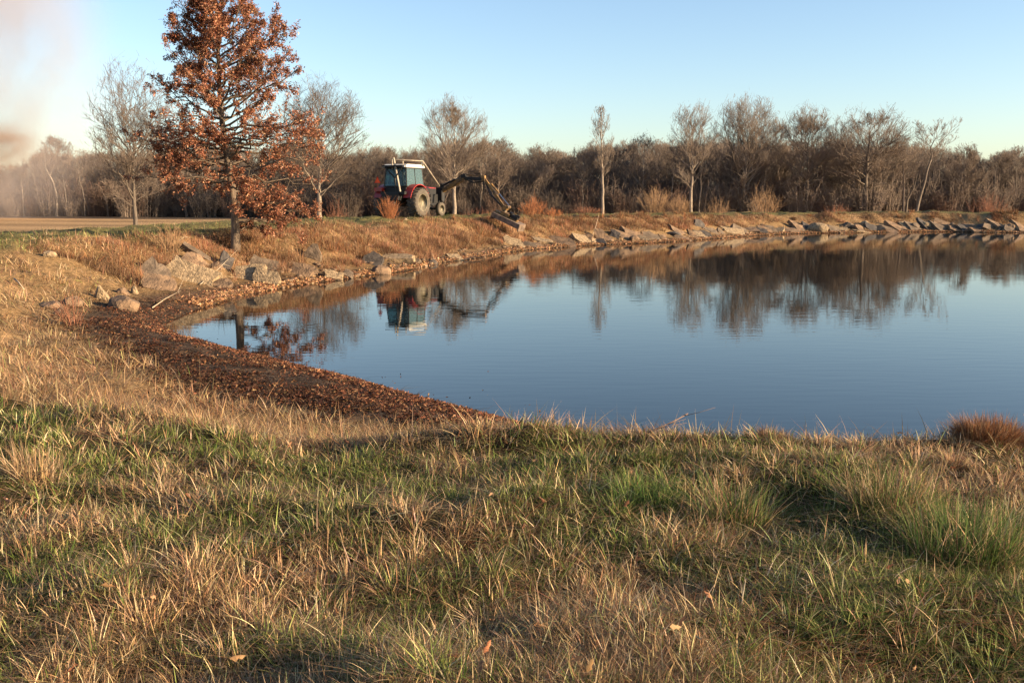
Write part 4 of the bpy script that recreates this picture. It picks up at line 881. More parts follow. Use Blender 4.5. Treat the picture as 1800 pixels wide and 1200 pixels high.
    leaves('crown', P, rng.uniform(.055, .108, len(P)), clr, e_, flat=.9)
    print('oak leaves', len(P))
oak()

# ------------------------------------------------------------------ mesh builder for hard things
class MB:
    def __init__(s): s.bm = bmesh.new()
    def add(s, verts, faces):
        vs = [s.bm.verts.new(v) for v in verts]
        for f_ in faces:
            try: s.bm.faces.new([vs[i] for i in f_])
            except ValueError: pass
        return s
    def box(s, c, d, R=None):
        vs = [Vector(((i & 1) - .5, ((i >> 1) & 1) - .5, ((i >> 2) & 1) - .5)) for i in range(8)]
        out = []
        for v in vs:
            v = Vector((v.x * d[0], v.y * d[1], v.z * d[2]))
            if R: v = R @ v
            out.append(v + Vector(c))
        return s.add(out, [(0, 2, 3, 1), (4, 5, 7, 6), (0, 1, 5, 4), (2, 6, 7, 3), (0, 4, 6, 2), (1, 3, 7, 5)])
    def bar(s, a, b_, w_, h_=None, up=(0, 0, 1)):
        a = Vector(a); b_ = Vector(b_); d = b_ - a; L_ = d.length; d.normalize()
        u_ = Vector(up); y_ = u_.cross(d)
        if y_.length < 1e-3: y_ = Vector((1, 0, 0)).cross(d)
        y_.normalize(); z_ = d.cross(y_)
        R = Matrix((d, y_, z_)).transposed()
        return s.box((a + b_) / 2, (L_, w_, h_ or w_), R)
    def tube(s, pts, r_, n_=8, r_end=None, cap=True):
        P = [Vector(p) for p in pts]; rings = []
        rs = r_ if isinstance(r_, (list, tuple)) else [r_ + ((r_end if r_end is not None else r_) - r_) * i / (len(P) - 1) for i in range(len(P))]
        for i, p in enumerate(P):
            t = (P[min(i + 1, len(P) - 1)] - P[max(i - 1, 0)]).normalized()
            a = t.cross(Vector((0, 0, 1)));  a = a if a.length > .05 else t.cross(Vector((1, 0, 0))); a.normalize(); b2 = t.cross(a)
            rings.append([s.bm.verts.new(p + (a * math.cos(2 * PI * k_ / n_) + b2 * math.sin(2 * PI * k_ / n_)) * rs[i]) for k_ in range(n_)])
        for A, B in zip(rings, rings[1:]):
            for k_ in range(n_): s.bm.faces.new((A[k_], A[(k_ + 1) % n_], B[(k_ + 1) % n_], B[k_]))
        if cap: s.bm.faces.new(rings[0][::-1]); s.bm.faces.new(rings[-1])
        return s
    def lathe(s, prof, c, n_=32, close=False):
        """prof: (radius, y offset) about the local Y axis"""
        rings = []
        for rr, yy in prof:
            rings.append([s.bm.verts.new((c[0] + rr * math.cos(2 * PI * k_ / n_), c[1] + yy, c[2] + rr * math.sin(2 * PI * k_ / n_))) for k_ in range(n_)])
        prs = list(zip(rings, rings[1:])) + ([(rings[-1], rings[0])] if close else [])
        for A, B in prs:
            for k_ in range(n_): s.bm.faces.new((A[k_], A[(k_ + 1) % n_], B[(k_ + 1) % n_], B[k_]))
        if not close:
            if prof[0][0] > 1e-3: s.bm.faces.new(rings[0][::-1])
            if prof[-1][0] > 1e-3: s.bm.faces.new(rings[-1])
        return s
    def prism(s, poly, y0, y1):
        """poly in XZ, extruded in Y"""
        n_ = len(poly); v = [(p[0], y0, p[1]) for p in poly] + [(p[0], y1, p[1]) for p in poly]
        return s.add(v, [tuple(range(n_)), tuple(range(2 * n_ - 1, n_ - 1, -1))] + [(i, n_ + i, n_ + (i + 1) % n_, (i + 1) % n_) for i in range(n_)])
    def build(s, name, mat, parent=None, bevel=0.0, smooth=False):
        bmesh.ops.recalc_face_normals(s.bm, faces=s.bm.faces[:])
        if smooth:
            for f_ in s.bm.faces: f_.smooth = True
        me = bpy.data.meshes.new(name); s.bm.to_mesh(me); s.bm.free(); me.materials.append(mat)
        o_ = bpy.data.objects.new(name, me); COL.objects.link(o_)
        if parent is not None: o_.parent = parent
        if bevel > 0:
            bv = o_.modifiers.new('bevel', 'BEVEL'); bv.width = bevel; bv.segments = 2; bv.limit_method = 'ANGLE'; bv.angle_limit = .6
        return o_

# ------------------------------------------------------------------ tractor with boom mower
M['red'] = pmat('dusty_red_paint', (.30, .016, .012), (.18, .016, .012), 3, .4, spec=.5)
M['dark'] = pmat('dark_grimy_metal', (.016, .014, .013), (.009, .008, .008), 6, .6)
M['tyre'] = pmat('dusty_rubber', (.105, .085, .065), (.06, .05, .038), 5, .9)
M['tread'] = pmat('dark_rubber_tread', (.10, .085, .07), (.05, .042, .036), 8, .9)
M['rim'] = pmat('cream_rim_paint', (.38, .32, .20), (.22, .18, .12), 5, .5)
M['roof'] = pmat('cream_cab_roof', (.62, .58, .50), (.45, .41, .34), 3, .5)
M['pipe'] = pmat('tan_steel_pipe', (.34, .28, .20), (.20, .16, .12), 6, .6)
M['deck'] = pmat('rusty_mower_deck', (.20, .14, .10), (.08, .055, .04), 5, .7)
M['yellow'] = pmat('grimy_yellow_boom', (.26, .14, .04), (.06, .04, .025), 4, .55)
M['chrome'] = pmat('chrome_rod', (.6, .6, .6), None, 5, .2, metal=1)
M['hose'] = pmat('black_hose', (.02, .02, .02), None, 5, .5)
M['smv'] = pmat('orange_reflective', (.95, .09, .01), (.85, .07, .01), 3, .5)
M['smvred'] = pmat('dark_red_border', (.40, .01, .01), None, 3, .4)
M['lamp'] = pmat('white_lamp_lens', (.85, .85, .82), None, 3, .2)
M['interior'] = pmat('dark_cab_interior', (.06, .06, .06), None, 3, .8)
m, n, b = newmat('cab_glass'); M['glass'] = m
b.inputs['Base Color'].default_value = (.16, .24, .26, 1); b.inputs['Roughness'].default_value = .04
tr = n.nodes.new('ShaderNodeBsdfTransparent'); tr.inputs[0].default_value = (.62, .75, .77, 1)
ms = n.nodes.new('ShaderNodeMixShader'); ms.inputs[0].default_value = .30
n.links.new(tr.outputs[0], ms.inputs[1]); n.links.new(b.outputs[0], ms.inputs[2]); n.links.new(ms.outputs[0], n.nodes['Material Output'].inputs[0])

def make_tractor():
    TH = math.radians(28)
    O = np.array([-6.14, 52.96]); tz = hz(*O) + .0
    rzt = PI / 2 - TH
    t = empty('tractor', (O[0], O[1], tz), rzt)
    tag(t, 'red tractor with cab and long boom mower standing on the levee', 'tractor')
    def wheel(X, Y, R, Wd_, lug, name, side):
        e_ = MB()
        pr = [(R * .56, -Wd_ / 2 * .9), (R * .62, -Wd_ / 2), (R * .86, -Wd_ / 2 * 1.02), (R * .95, -Wd_ / 2 * .85), (R * .97, 0), (R * .95, Wd_ / 2 * .85), (R * .86, Wd_ / 2 * 1.02), (R * .62, Wd_ / 2), (R * .56, Wd_ / 2 * .9)]
        e_.lathe(pr, (X, Y, R), 40, close=True)
        ty = e_.build('tyre', M['tyre'], t, smooth=True)
        if lug:
            lg = MB()
            for k_ in range(22):
                for sd in (-1, 1):
                    a0 = 2 * PI * (k_ + (.5 if sd > 0 else 0)) / 22; a1 = a0 + .17
                    pa = Vector((X + R * .985 * math.cos(a0), Y + sd * Wd_ * .50, R + R * .985 * math.sin(a0))); pb = Vector((X + R * .985 * math.cos(a1), Y + sd * Wd_ * .02, R + R * .985 * math.sin(a1)))
                    lg.bar(pa, pb, .05, .07, up=(math.cos(a0), 0, math.sin(a0)))
            lg.build('tread_lugs', M['tread'], ty)
        rm = MB(); rm.lathe([(R * .60, side * Wd_ * .46), (R * .57, side * Wd_ * .47), (R * .55, side * Wd_ * .40), (R * .50, side * Wd_ * .32), (R * .47, side * Wd_ * .12), (R * .30, side * Wd_ * .08), (R * .26, side * Wd_ * .20), (R * .16, side * Wd_ * .22), (R * .14, side * Wd_ * .34), (.001, side * Wd_ * .36)], (X, Y, R), 32)
        ro = rm.build('rim', M['rim'], ty, smooth=True)
        return ty
    wheel(0, -1.12, .79, .60, True, 'rear', -1); wheel(0, 1.12, .79, .60, True, 'rear', 1)
    wheel(2.62, -.86, .40, .26, False, 'front', -1); wheel(2.62, .86, .40, .26, False, 'front', 1)
    b_ = MB(); b_.tube([(0, -1.0, .79), (0, 1.0, .79)], .13, 12); b_.build('rear_axle', M['dark'], t); b_ = MB(); b_.tube([(2.62, -.75, .42), (2.62, .75, .42)], .06, 8); b_.box((2.62, 0, .55), (.25, .5, .25))
    b_.build('front_axle', M['dark'], t)
    b_ = MB(); b_.box((1.3, 0, .85), (3.1, .55, .55)); b_.box((-.25, 0, .95), (.6, .8, .6)); b_.box((2.95, 0, .8), (.5, .5, .35)); b_.build('chassis', M['dark'], t, .03)
    b_ = MB(); b_.prism([(1.1, 1.12), (3.25, 1.08), (3.32, 1.2), (3.3, 1.5), (3.15, 1.6), (1.1, 1.74)], -.36, .36); hd = b_.build('hood', M['red'], t, .04)
    b_ = MB()
    for yy in (-.372, .372): b_.box((2.15, yy, 1.36), (1.95, .02, .44))
    b_.box((3.325, 0, 1.33), (.03, .5, .26)); b_.build('grille', M['dark'], hd)
    b_ = MB(); b_.lathe([(.055, -.015), (.06, .0), (.001, .01)], (2.0, -.5, 1.38), 10); hl = b_.build('work_lamp', M['lamp'], t)
    b_ = MB(); b_.tube([(1.75, -.55, 1.38), (1.8, -.62, 1.38)], .06, 10); b_.build('work_lamp', M['lamp'], t)
    b_ = MB(); b_.box((3.5, 0, .95), (.3, .7, .35)); b_.build('front_weight', M['dark'], t, .03)
    b_ = MB(); b_.tube([(1.9, .1, 1.65), (1.9, .1, 2.5)], .045, 8); b_.build('exhaust_pipe', M['dark'], t)
    # cab
    b_ = MB(); b_.box((.25, 0, 1.42), (1.5, 1.4, .52)); b_.box((-.55, 0, 1.35), (.25, 1.5, .5)); b_.build('cab_base', M['dark'], t, .02)
    b_ = MB(); PT = {(-1, -1): (-.62, -.75), (-1, 1): (-.62, .75), (1, -1): (1.12, -.72), (1, 1): (1.12, .72)}
    TP = {(-1, -1): (-.50, -.66), (-1, 1): (-.50, .66), (1, -1): (1.02, -.66), (1, 1): (1.02, .66)}
    for k_, p in PT.items(): q = TP[k_]; b_.bar((p[0], p[1], 1.66), (q[0], q[1], 2.68), .055)
    for sd in (-1, 1): b_.bar((.28, sd * .74, 1.66), (.28, sd * .67, 2.68), .04)
    for a, c_ in (((-1, -1), (-1, 1)), ((-1, -1), (1, -1)), ((-1, 1), (1, 1)), ((1, -1), (1, 1))): b_.bar((*PT[a], 1.67), (*PT[c_], 1.67), .06); b_.bar((*TP[a], 2.66), (*TP[c_], 2.66), .05)
    b_.build('cab_frame', M['dark'], t)
    for a, c_ in (((-1, -1), (-1, 1)), ((-1, -1), (1, -1)), ((-1, 1), (1, 1)), ((1, -1), (1, 1))):
        g_ = MB(); g_.add([(*PT[a], 1.70), (*PT[c_], 1.70), (*TP[c_], 2.64), (*TP[a], 2.64)], [(0, 1, 2, 3)]); go_ = g_.build('window', M['glass'], t)
        sm = go_.modifiers.new('thick', 'SOLIDIFY'); sm.thickness = .008
    b_ = MB(); b_.prism([(-.62, 2.68), (1.22, 2.68), (1.25, 2.76), (1.1, 2.86), (-.45, 2.88), (-.66, 2.80)], -.76, .76); b_.build('cab_roof', M['roof'], t, .03)
    b_ = MB(); b_.box((-.62, 0, 2.74), (.22, 1.50, .15)); rb = b_.build('rear_light_bar', M['dark'], t, .02)
    for yy in (-.68, .68):
        l_ = MB(); l_.box((-.745, yy, 2.74), (.03, .14, .09)); l_.build('rear_lamp', M['lamp'], rb)
    b_ = MB(); b_.box((-.05, -.1, 1.74), (.5, .5, .12)); b_.box((-.3, -.1, 2.0), (.1, .48, .5)); b_.build('driver_seat', M['interior'], t, .03)
    b_ = MB(); b_.tube([(.85, -.1, 1.65), (.62, -.1, 2.02)], .03, 8); 
    rg = [(.60 + .05 * math.sin(a_), -.1 + .2 * math.cos(a_), 2.03 + .18 * math.sin(a_) * .5) for a_ in np.linspace(0, 2 * PI, 17)]
    b_.tube(rg, .014, 6, cap=False); b_.build('steering_wheel', M['dark'], t)
    # fenders
    for sd in (-1, 1):
        f_ = MB(); n_ = 12; out = []; inn = []
        for k_ in range(n_ + 1):
            a_ = math.radians(15 + 150 * k_ / n_); R1_ = .98
            out.append((R1_ * math.cos(a_), .79 + R1_ * math.sin(a_) * 1.02)); inn.append(((R1_ - .04) * math.cos(a_), .79 + (R1_ - .04) * math.sin(a_) * 1.02))
        f_.prism(out + inn[::-1], sd * .74, sd * 1.22); fo = f_.build('fender', M['red'], t)
        s_ = MB(); s_.prism([(-.88, 1.2), (.85, 1.2), (.7, 1.5), (0, 1.70), (-.7, 1.5)], sd * .76, sd * .80); s_.build('fender_side', M['dark'], fo)
    # slow-moving-vehicle triangle
    tri = lambda s_: [(s_ * .5 * math.cos(a_), s_ * .5 * math.sin(a_)) for a_ in (PI / 2, PI / 2 + 2 * PI / 3, PI / 2 + 4 * PI / 3)]
    b_ = MB(); pz = tri(.50); b_.add([(-.86, 1.02 + p[0], 1.97 + p[1]) for p in pz] + [(-.845, 1.02 + p[0], 1.97 + p[1]) for p in pz], [(0, 1, 2), (5, 4, 3), (0, 3, 4, 1), (1, 4, 5, 2), (2, 5, 3, 0)]); s1 = b_.build('warning_triangle', M['smvred'], t)
    b_ = MB(); pz = tri(.41); b_.add([(-.87, 1.02 + p[0], 1.97 + p[1]) for p in pz] + [(-.863, 1.02 + p[0], 1.97 + p[1]) for p in pz], [(0, 1, 2), (5, 4, 3), (0, 3, 4, 1), (1, 4, 5, 2), (2, 5, 3, 0)]); b_.build('reflective_face', M['smv'], s1)
    b_ = MB(); b_.tube([(-.84, 1.02, 1.4), (-.84, 1.02, 1.85)], .02, 6); b_.box((-.8, .95, 1.5), (.25, .5, .2)); b_.build('triangle_bracket', M['red'], t)
    # guard pipes above the cab
    b_ = MB(); b_.tube([(-.66, .15, 2.6), (-.66, .15, 3.12)], .04, 8); b_.tube([(-.66, .15, 3.12), (.95, -.80, 3.07), (2.4, -1.0, 1.66)], .038, 8); b_.tube([(.95, -.80, 3.07), (.95, -.80, 2.8)], .035, 8); b_.build('guard_rail', M['pipe'], t, smooth=True)
    b_ = MB(); b_.bar((-.72, .0, 3.2), (-.98, -.6, 1.22), .075, .09); b_.bar((-.66, -.58, 3.02), (-.72, -.63, 2.72), .07, .07); b_.build('guard_post', M['pipe'], t)
    b_ = MB(); b_.bar((-.80, .72, 2.76), (-.80, -.66, 2.76), .08); b_.bar((-.84, .50, 2.7), (-.95, -.22, 2.1), .06); b_.bar((-.84, -.62, 2.7), (-.95, -.22, 2.1), .06); b_.bar((-.96, -.22, 2.1), (-.98, -.35, 1.25), .07); b_.box((-.95, -.1, 1.3), (.2, 1.6, .16)); b_.build('rear_brace', M['dark'], t)
    b_ = MB(); b_.box((-.85, 0, .75), (.5, .5, .3)); b_.bar((-.7, -.4, .9), (-1.15, -.42, .55), .07); b_.bar((-.7, .4, .9), (-1.15, .42, .55), .07); b_.box((-.95, 0, 1.1), (.35, 1.1, .4)); b_.build('rear_hitch', M['dark'], t, .02)
    # boom
    XB = 2.2
    b_ = MB(); b_.box((1.7, -.75, 1.0), (.9, .7, .5)); b_.box((XB, -1.15, 1.25), (.35, .4, .75)); b_.box((1.3, -.7, 1.35), (.35, .4, .5)); b_.tube([(XB, -1.25, .8), (XB, -1.25, 1.85)], .12, 12); b_.tube([(1.1, -.6, 1.55), (1.1, -.6, 1.85)], .1, 8); b_.build('boom_mount', M['dark'], t, .02)
    A = Vector((XB, -1.25, 1.40)); B = Vector((XB, -2.72, 2.20)); C_ = Vector((XB, -3.98, 2.12)); E = Vector((XB + .02, -5.32, .48))
    b_ = MB(); b_.bar(A, B + (B - A).normalized() * .1, .16, .22); b_.bar(A + Vector((0, 0, -.08)), B + Vector((0, 0, -.22)), .10, .05); bo = b_.build('main_boom', M['yellow'], t, .015)
    b_ = MB(); b_.tube([A + Vector((-.1, -.15, .35)), (A * .35 + B * .65) + Vector((-.1, 0, .16))], .055, 10); b_.build('boom_cylinder', M['dark'], bo)
    b_ = MB(); b_.tube([A + Vector((.12, 0, .15)), B + Vector((.12, .1, .18)), B + Vector((.1, -.3, .12))], .03, 6); b_.build('hydraulic_hose', M['hose'], bo)
    b_ = MB(); b_.bar(B + Vector((0, .1, -.05)), C_ + Vector((0, -.05, -.06)), .14, .17); b_.box(B + Vector((0, 0, .05)), (.2, .3, .22)); do_ = b_.build('dipper_arm', M['dark'], t, .015)
    b_ = MB(); b_.tube([B + Vector((0, 0, .14)), C_ + Vector((0, .1, .12))], .03, 8); b_.build('dipper_cylinder', M['yellow'], do_)
    b_ = MB(); b_.tube([B + Vector((.1, 0, -.12)), (B + C_) / 2 + Vector((.1, 0, -.28)), C_ + Vector((.1, 0, -.16))], .035, 6); b_.build('hydraulic_hose', M['hose'], do_)
    b_ = MB(); b_.bar(C_ + Vector((0, .05, .14)), E, .10, .13); b_.box(C_ + Vector((0, -.02, .0)), (.18, .2, .3)); ou = b_.build('outer_arm', M['yellow'], t, .012)
    dr = (E - C_).normalized(); off = Vector((0, -.20, .13))
    b_ = MB(); b_.tube([C_ + dr * .55 + off * .8, C_ + dr * 1.25 + off], .055, 10); b_.build('tilt_cylinder', M['yellow'], ou)
    b_ = MB(); b_.tube([C_ + dr * 1.25 + off, E + Vector((0, -.28, .12))], .025, 8); b_.build('cylinder_rod', M['chrome'], ou)
    b_ = MB(); b_.tube([C_ + dr * .3 - off * .3, C_ + dr * 1.0 - off * 1.0, E - off * .3], .03, 6); b_.tube([C_ + dr * .1 - off * .1 + Vector((.06, 0, 0)), C_ + dr * 1.1 - off * .7, E - off * .2], .025, 6); b_.build('hydraulic_hose', M['hose'], ou)
    # mower head
    ml = Vector((XB, -4.72, .16)); mr_ = Vector((XB - .1, -6.45, -.52)); dv = (mr_ - ml).normalized(); upv = Vector((1, 0, 0)).cross(dv); 
    if upv.z < 0: upv = -upv
    R = Matrix((dv, Vector((1, 0, 0)), upv)).transposed(); cen = (ml + mr_) / 2; Lm = (mr_ - ml).length
    b_ = MB(); b_.box(cen + upv * .10, (Lm, .75, .05), R); b_.box(cen + Vector((-.36, 0, 0)) - upv * .02, (Lm, .04, .26), R); b_.box(cen + Vector((.36, 0, 0)), (Lm, .04, .24), R)
    for sg in (-1, 1): b_.box(cen + dv * sg * Lm * .5 - upv * .06, (.05, .78, .36), R)
    mh = b_.build('mower_head', M['deck'], t, .008)
    b_ = MB(); b_.tube([ml + dv * .1 - upv * .08, mr_ - dv * .1 - upv * .08], .09, 10); b_.build('cutter_drum', M['dark'], mh)
    b_ = MB()
    b_ = None
    for sg in (-1, 1): MB().box(cen + dv * sg * (Lm * .5 + .0) - upv * .25, (.07, .7, .04), R).build('skid_shoe', M['deck'], mh)
    b_ = MB(); b_.box(cen + upv * .17 - dv * .2, (Lm * .82, .22, .10), R); b_.bar(E, cen - dv * .35 + upv * .12, .22, .18); b_.box(cen - dv * .25 + upv * .24, (.55, .4, .2), R); b_.build('head_bracket', M['yellow'], mh, .01)
    b_ = MB(); b_.tube([E + Vector((-.16, -.05, .0)), E + Vector((.16, -.05, .0))], .15, 14); b_.tube([E + Vector((-.18, -.22, .05)), E + Vector((.18, -.22, .05))], .09, 12); b_.build('pivot', M['yellow'], mh)
    b_ = MB(); b_.tube([cen + dv * .05 + upv * .12, cen + dv * .05 + upv * .48], .11, 12); b_.box(cen + dv * .35 + upv * .3, (.4, .25, .2), R); b_.tube([cen + dv * .3 + upv * .4, cen + dv * .62 + upv * .42], .06, 8); b_.build('hydraulic_motor', M['dark'], mh)
    return t
trac = make_tractor()

# ------------------------------------------------------------------ driver (sits in the cab)
def skin_obj(name, joints, edges, mat, parent=None, sub=1):
    me = bpy.data.meshes.new(name); me.from_pydata([j[:3] for j in joints], edges, []); me.materials.append(mat)
    o_ = bpy.data.objects.new(name, me); COL.objects.link(o_)
    if parent is not None: o_.parent = parent
    md = o_.modifiers.new('skin', 'SKIN'); md.use_smooth_shade = True
    for i, j in enumerate(joints): v = me.skin_vertices[0].data[i]; v.radius = (j[3], j[3]); v.use_root = (i == 0)
    ss = o_.modifiers.new('sub', 'SUBSURF'); ss.levels = sub; ss.render_levels = sub
    return o_
M['skin'] = pmat('skin', (.60, .33, .24), (.52, .28, .20), 5, .6)
M['jacket'] = pmat('grey_work_jacket', (.10, .11, .13), (.06, .065, .08), 6, .9)
M['jeans'] = pmat('blue_jeans', (.07, .09, .15), None, 8, .9)
M['cap'] = pmat('green_cap', (.03, .30, .08), (.02, .22, .06), 6, .8)
M['hair'] = pmat('brown_hair', (.06, .04, .025), None, 20, .8)
def make_driver():
    mw = Matrix.Translation(Vector((-6.14, 52.96, hz(-6.14, 52.96)))) @ Matrix.Rotation(PI / 2 - math.radians(28), 4, 'Z')
    p = mw @ Vector((.02, -.1, 1.80))
    e_ = empty('person', p, PI / 2 - math.radians(28)); tag(e_, 'driver in a green cap and dark jacket sitting inside the tractor cab', 'person')
    J = [(0, 0, .03, .14), (.0, 0, .22, .13), (.03, 0, .42, .14), (.05, 0, .50, .07), (.06, 0, .58, .055), (.08, 0, .66, .085), (.09, 0, .75, .085)]
    E_ = [(0, 1), (1, 2), (2, 3), (3, 4), (4, 5), (5, 6)]
    for sd in (-1, 1):
        b0 = len(J)
        J += [(.02, sd * .17, .43, .065), (.10, sd * .24, .22, .048), (.42, sd * .18, .20, .035), (.50, sd * .17, .22, .026), (.56, sd * .17, .24, .03)]
        E_ += [(2, b0), (b0, b0 + 1), (b0 + 1, b0 + 2), (b0 + 2, b0 + 3), (b0 + 3, b0 + 4)]
        for k_ in range(4):
            f0 = len(J); yy = sd * (.17 + (k_ - 1.5) * .020); lf = (.034, .04, .037, .029)[k_]
            J += [(.59, yy, .252, .009), (.59 + lf * .7, yy, .25, .008), (.59 + lf, yy, .225, .007)]; E_ += [(b0 + 4, f0), (f0, f0 + 1), (f0 + 1, f0 + 2)]
        f0 = len(J); J += [(.545, sd * .17 - sd * .04, .235, .010), (.58, sd * .17 - sd * .055, .222, .008)]; E_ += [(b0 + 3, f0), (f0, f0 + 1)]
        l0 = len(J); J += [(.08, sd * .10, .0, .09), (.46, sd * .14, .03, .065), (.52, sd * .14, -.14, .05)]
        E_ += [(0, l0), (l0, l0 + 1), (l0 + 1, l0 + 2)]
    skin_obj('body', J, E_, M['skin'], e_, 2)
    skin_obj('jacket', [(0, 0, .05, .165), (.0, 0, .22, .155), (.03, 0, .43, .16), (.02, -.18, .43, .08), (.10, -.25, .22, .063), (.40, -.185, .20, .048), (.02, .18, .43, .08), (.10, .25, .22, .063), (.40, .185, .20, .048)], [(0, 1), (1, 2), (2, 3), (3, 4), (4, 5), (2, 6), (6, 7), (7, 8)], M['jacket'], e_, 2)
    skin_obj('trousers', [(0, 0, .02, .15), (.08, -.10, .0, .10), (.46, -.14, .03, .08), (.52, -.14, -.13, .062), (.08, .10, .0, .10), (.46, .14, .03, .08), (.52, .14, -.13, .062)], [(0, 1), (1, 2), (2, 3), (0, 4), (4, 5), (5, 6)], M['jeans'], e_, 2)
    b_ = MB(); bmesh.ops.create_uvsphere(b_.bm, u_segments=16, v_segments=8, radius=.112, matrix=Matrix.Translation((.08, 0, .76)))
    bmesh.ops.delete(b_.bm, geom=[v for v in b_.bm.verts if v.co.z < .765], context='VERTS')
    b_.prism([(.14, .775), (.27, .755), (.27, .767), (.14, .795)], -.075, .075); b_.build('cap', M['cap'], e_, smooth=True)
    b_ = MB(); bmesh.ops.create_uvsphere(b_.bm, u_segments=14, v_segments=8, radius=.104, matrix=Matrix.Translation((.065, 0, .735)))
    bmesh.ops.delete(b_.bm, geom=[v for v in b_.bm.verts if v.co.x > .10 or v.co.z < .66], context='VERTS'); b_.build('hair', M['hair'], e_, smooth=True)
    b_ = MB(); b_.add([(.155, -.015, .69), (.155, .015, .69), (.19, 0, .69), (.16, 0, .735)], [(0, 1, 2), (0, 2, 3), (1, 3, 2), (0, 3, 1)]); b_.build('nose', M['skin'], e_)
    for sd in (-1, 1):
        b_ = MB(); bmesh.ops.create_icosphere(b_.bm, subdivisions=2, radius=.022, matrix=Matrix.Translation((.07, sd * .092, .71)) @ Matrix.Scale(.5, 4, (0, 1, 0))); b_.build('ear', M['skin'], e_, smooth=True)
        b_ = MB(); bmesh.ops.create_icosphere(b_.bm, subdivisions=2, radius=.011, matrix=Matrix.Translation((.16, sd * .032, .725))); b_.build('eye', M['hair'], e_, smooth=True)
    b_ = MB(); b_.box((.165, 0, .655), (.012, .05, .008)); b_.build('mouth', M['smvred'], e_)
make_driver()

# ------------------------------------------------------------------ broken concrete on the banks
def slab(px0, px1, py0, py1, label, kind='slab', mat='concrete', tilt=None, thick=None, group='broken concrete pieces along the pond bank', skew=None, name=None, lift=0.0):
    seed = int(px0 * 7 + py0 * 13); rg = random.Random(seed)
    cx, cy = (px0 + px1) / 2, (py0 + py1) / 2
    h_ = hit(cx, min(cy + (py1 - py0) * .25, py1)); D = h_[1]; k = D / F
    Wm = (px1 - px0) * k * (1.18 if px1 < 760 else 1.08); Hm = max((py1 - py0) * k, .08)
    nrm = normal(h_[0], h_[1], .5)
    bm = bmesh.new()
    if kind == 'rock':
        bmesh.ops.create_icosphere(bm, subdivisions=3, radius=.5)
        sx, sy, sz = Wm * 1.02, Wm * rg.uniform(.6, .85), Hm * 1.25
        o1 = rg.uniform(0, 50)
        pl = [(Vector((rg.gauss(0, 1), rg.gauss(0, 1), rg.gauss(0, .8))).normalized(), rg.uniform(.30, .44)) for _ in range(9)]
        for v in bm.verts:
            for pn, pd in pl:
                dd = v.co.dot(pn) - pd
                if dd > 0: v.co -= pn * dd
            v.co *= 1 + .05 * math.sin(v.co.x * 13 + o1) * math.sin(v.co.y * 11 + o1) + rg.uniform(-.015, .015)
            v.co = Vector((v.co.x * sx, v.co.y * sy, v.co.z * sz))
        R = Matrix.Rotation(rg.uniform(-.4, .4), 4, 'Z') @ Matrix.Rotation(rg.uniform(-.25, .25), 4, 'X')
        c0 = Vector((h_[0], h_[1] + .1, h_[2] + Hm * .12))
    else:
        th = (thick or .15) * rg.uniform(1.0, 1.7) * (1 + D * .006)
        n_ = rg.choice([5, 6, 7]); poly = []
        hs = Hm if kind == 'beam' else Hm * 1.15 + .15
        base_poly = [(-.5, -.5), (.5, -.5), (.5, .5), (-.5, .5)]
        sk = skew if skew is not None else rg.uniform(-.45, -.05)
        pts_ = []
        for i, (a, b2) in enumerate(base_poly):
            n2 = base_poly[(i + 1) % 4]
            for q in (0, .33, .66):
                aa = a + (n2[0] - a) * q; bb = b2 + (n2[1] - b2) * q
                j = .10 if kind != 'beam' else .02
                pts_.append(((aa + rg.uniform(-j, j)) * Wm * .98 + sk * bb * Hm * 1.2, (bb + rg.uniform(-j, j)) * hs))
        cut = rg.choice([0, 3, 6, 9]); pts_[cut] = (pts_[cut][0] * .72, pts_[cut][1] * .72)
        lo = [bm.verts.new((p[0], p[1], -th / 2)) for p in pts_]; hi = [bm.verts.new((p[0] * .985 + rg.uniform(-.012, .012), p[1] * .985 + rg.uniform(-.012, .012), th / 2)) for p in pts_]
        bm.faces.new(lo[::-1]); top = bm.faces.new(hi)
        for i in range(12): bm.faces.new((lo[i], lo[(i + 1) % 12], hi[(i + 1) % 12], hi[i]))
        ctr = bm.verts.new((0, 0, th / 2 + rg.uniform(0, .02)))
        bm.faces.remove(top)
        for i in range(12): bm.faces.new((hi[i], hi[(i + 1) % 12], ctr))
        bmesh.ops.subdivide_edges(bm, edges=bm.edges[:], cuts=1, use_grid_fill=True)
        for v in bm.verts: v.co += Vector((rg.uniform(-1, 1), rg.uniform(-1, 1), rg.uniform(-1, 1))) * min(.012, th * .08)
        tl = tilt if tilt is not None else (rg.uniform(.42, .62), rg.uniform(-.02, .22))
        R = Matrix.Rotation(rg.uniform(-.35, .35) , 4, 'Z') @ Matrix.Rotation(tl[1] + rg.uniform(-.18, .18), 4, 'Y') @ Matrix.Rotation(tl[0], 4, 'X')
        c0 = Vector((h_[0], h_[1] + .12, h_[2] + (.09 if px1 < 760 else .03) - th * .1 + lift))
    bmesh.ops.recalc_face_normals(bm, faces=bm.faces[:])
    me = bpy.data.meshes.new('concrete'); bm.to_mesh(me); bm.free(); me.materials.append(M[mat])
    nm = name or ('broken_slab' if kind == 'slab' else 'concrete_beam' if kind == 'beam' else 'concrete_chunk')
    o_ = bpy.data.objects.new(nm, me); COL.objects.link(o_)
    o_.matrix_world = Matrix.Translation(c0) @ R
    tag(o_, label, 'concrete' if kind != 'rock' else 'rock', group)
    return o_
for s_ in SL + FILL: slab(s_[0], s_[1], s_[2], s_[3], s_[4], s_[5], s_[6], s_[7], s_[8], skew=s_[9])

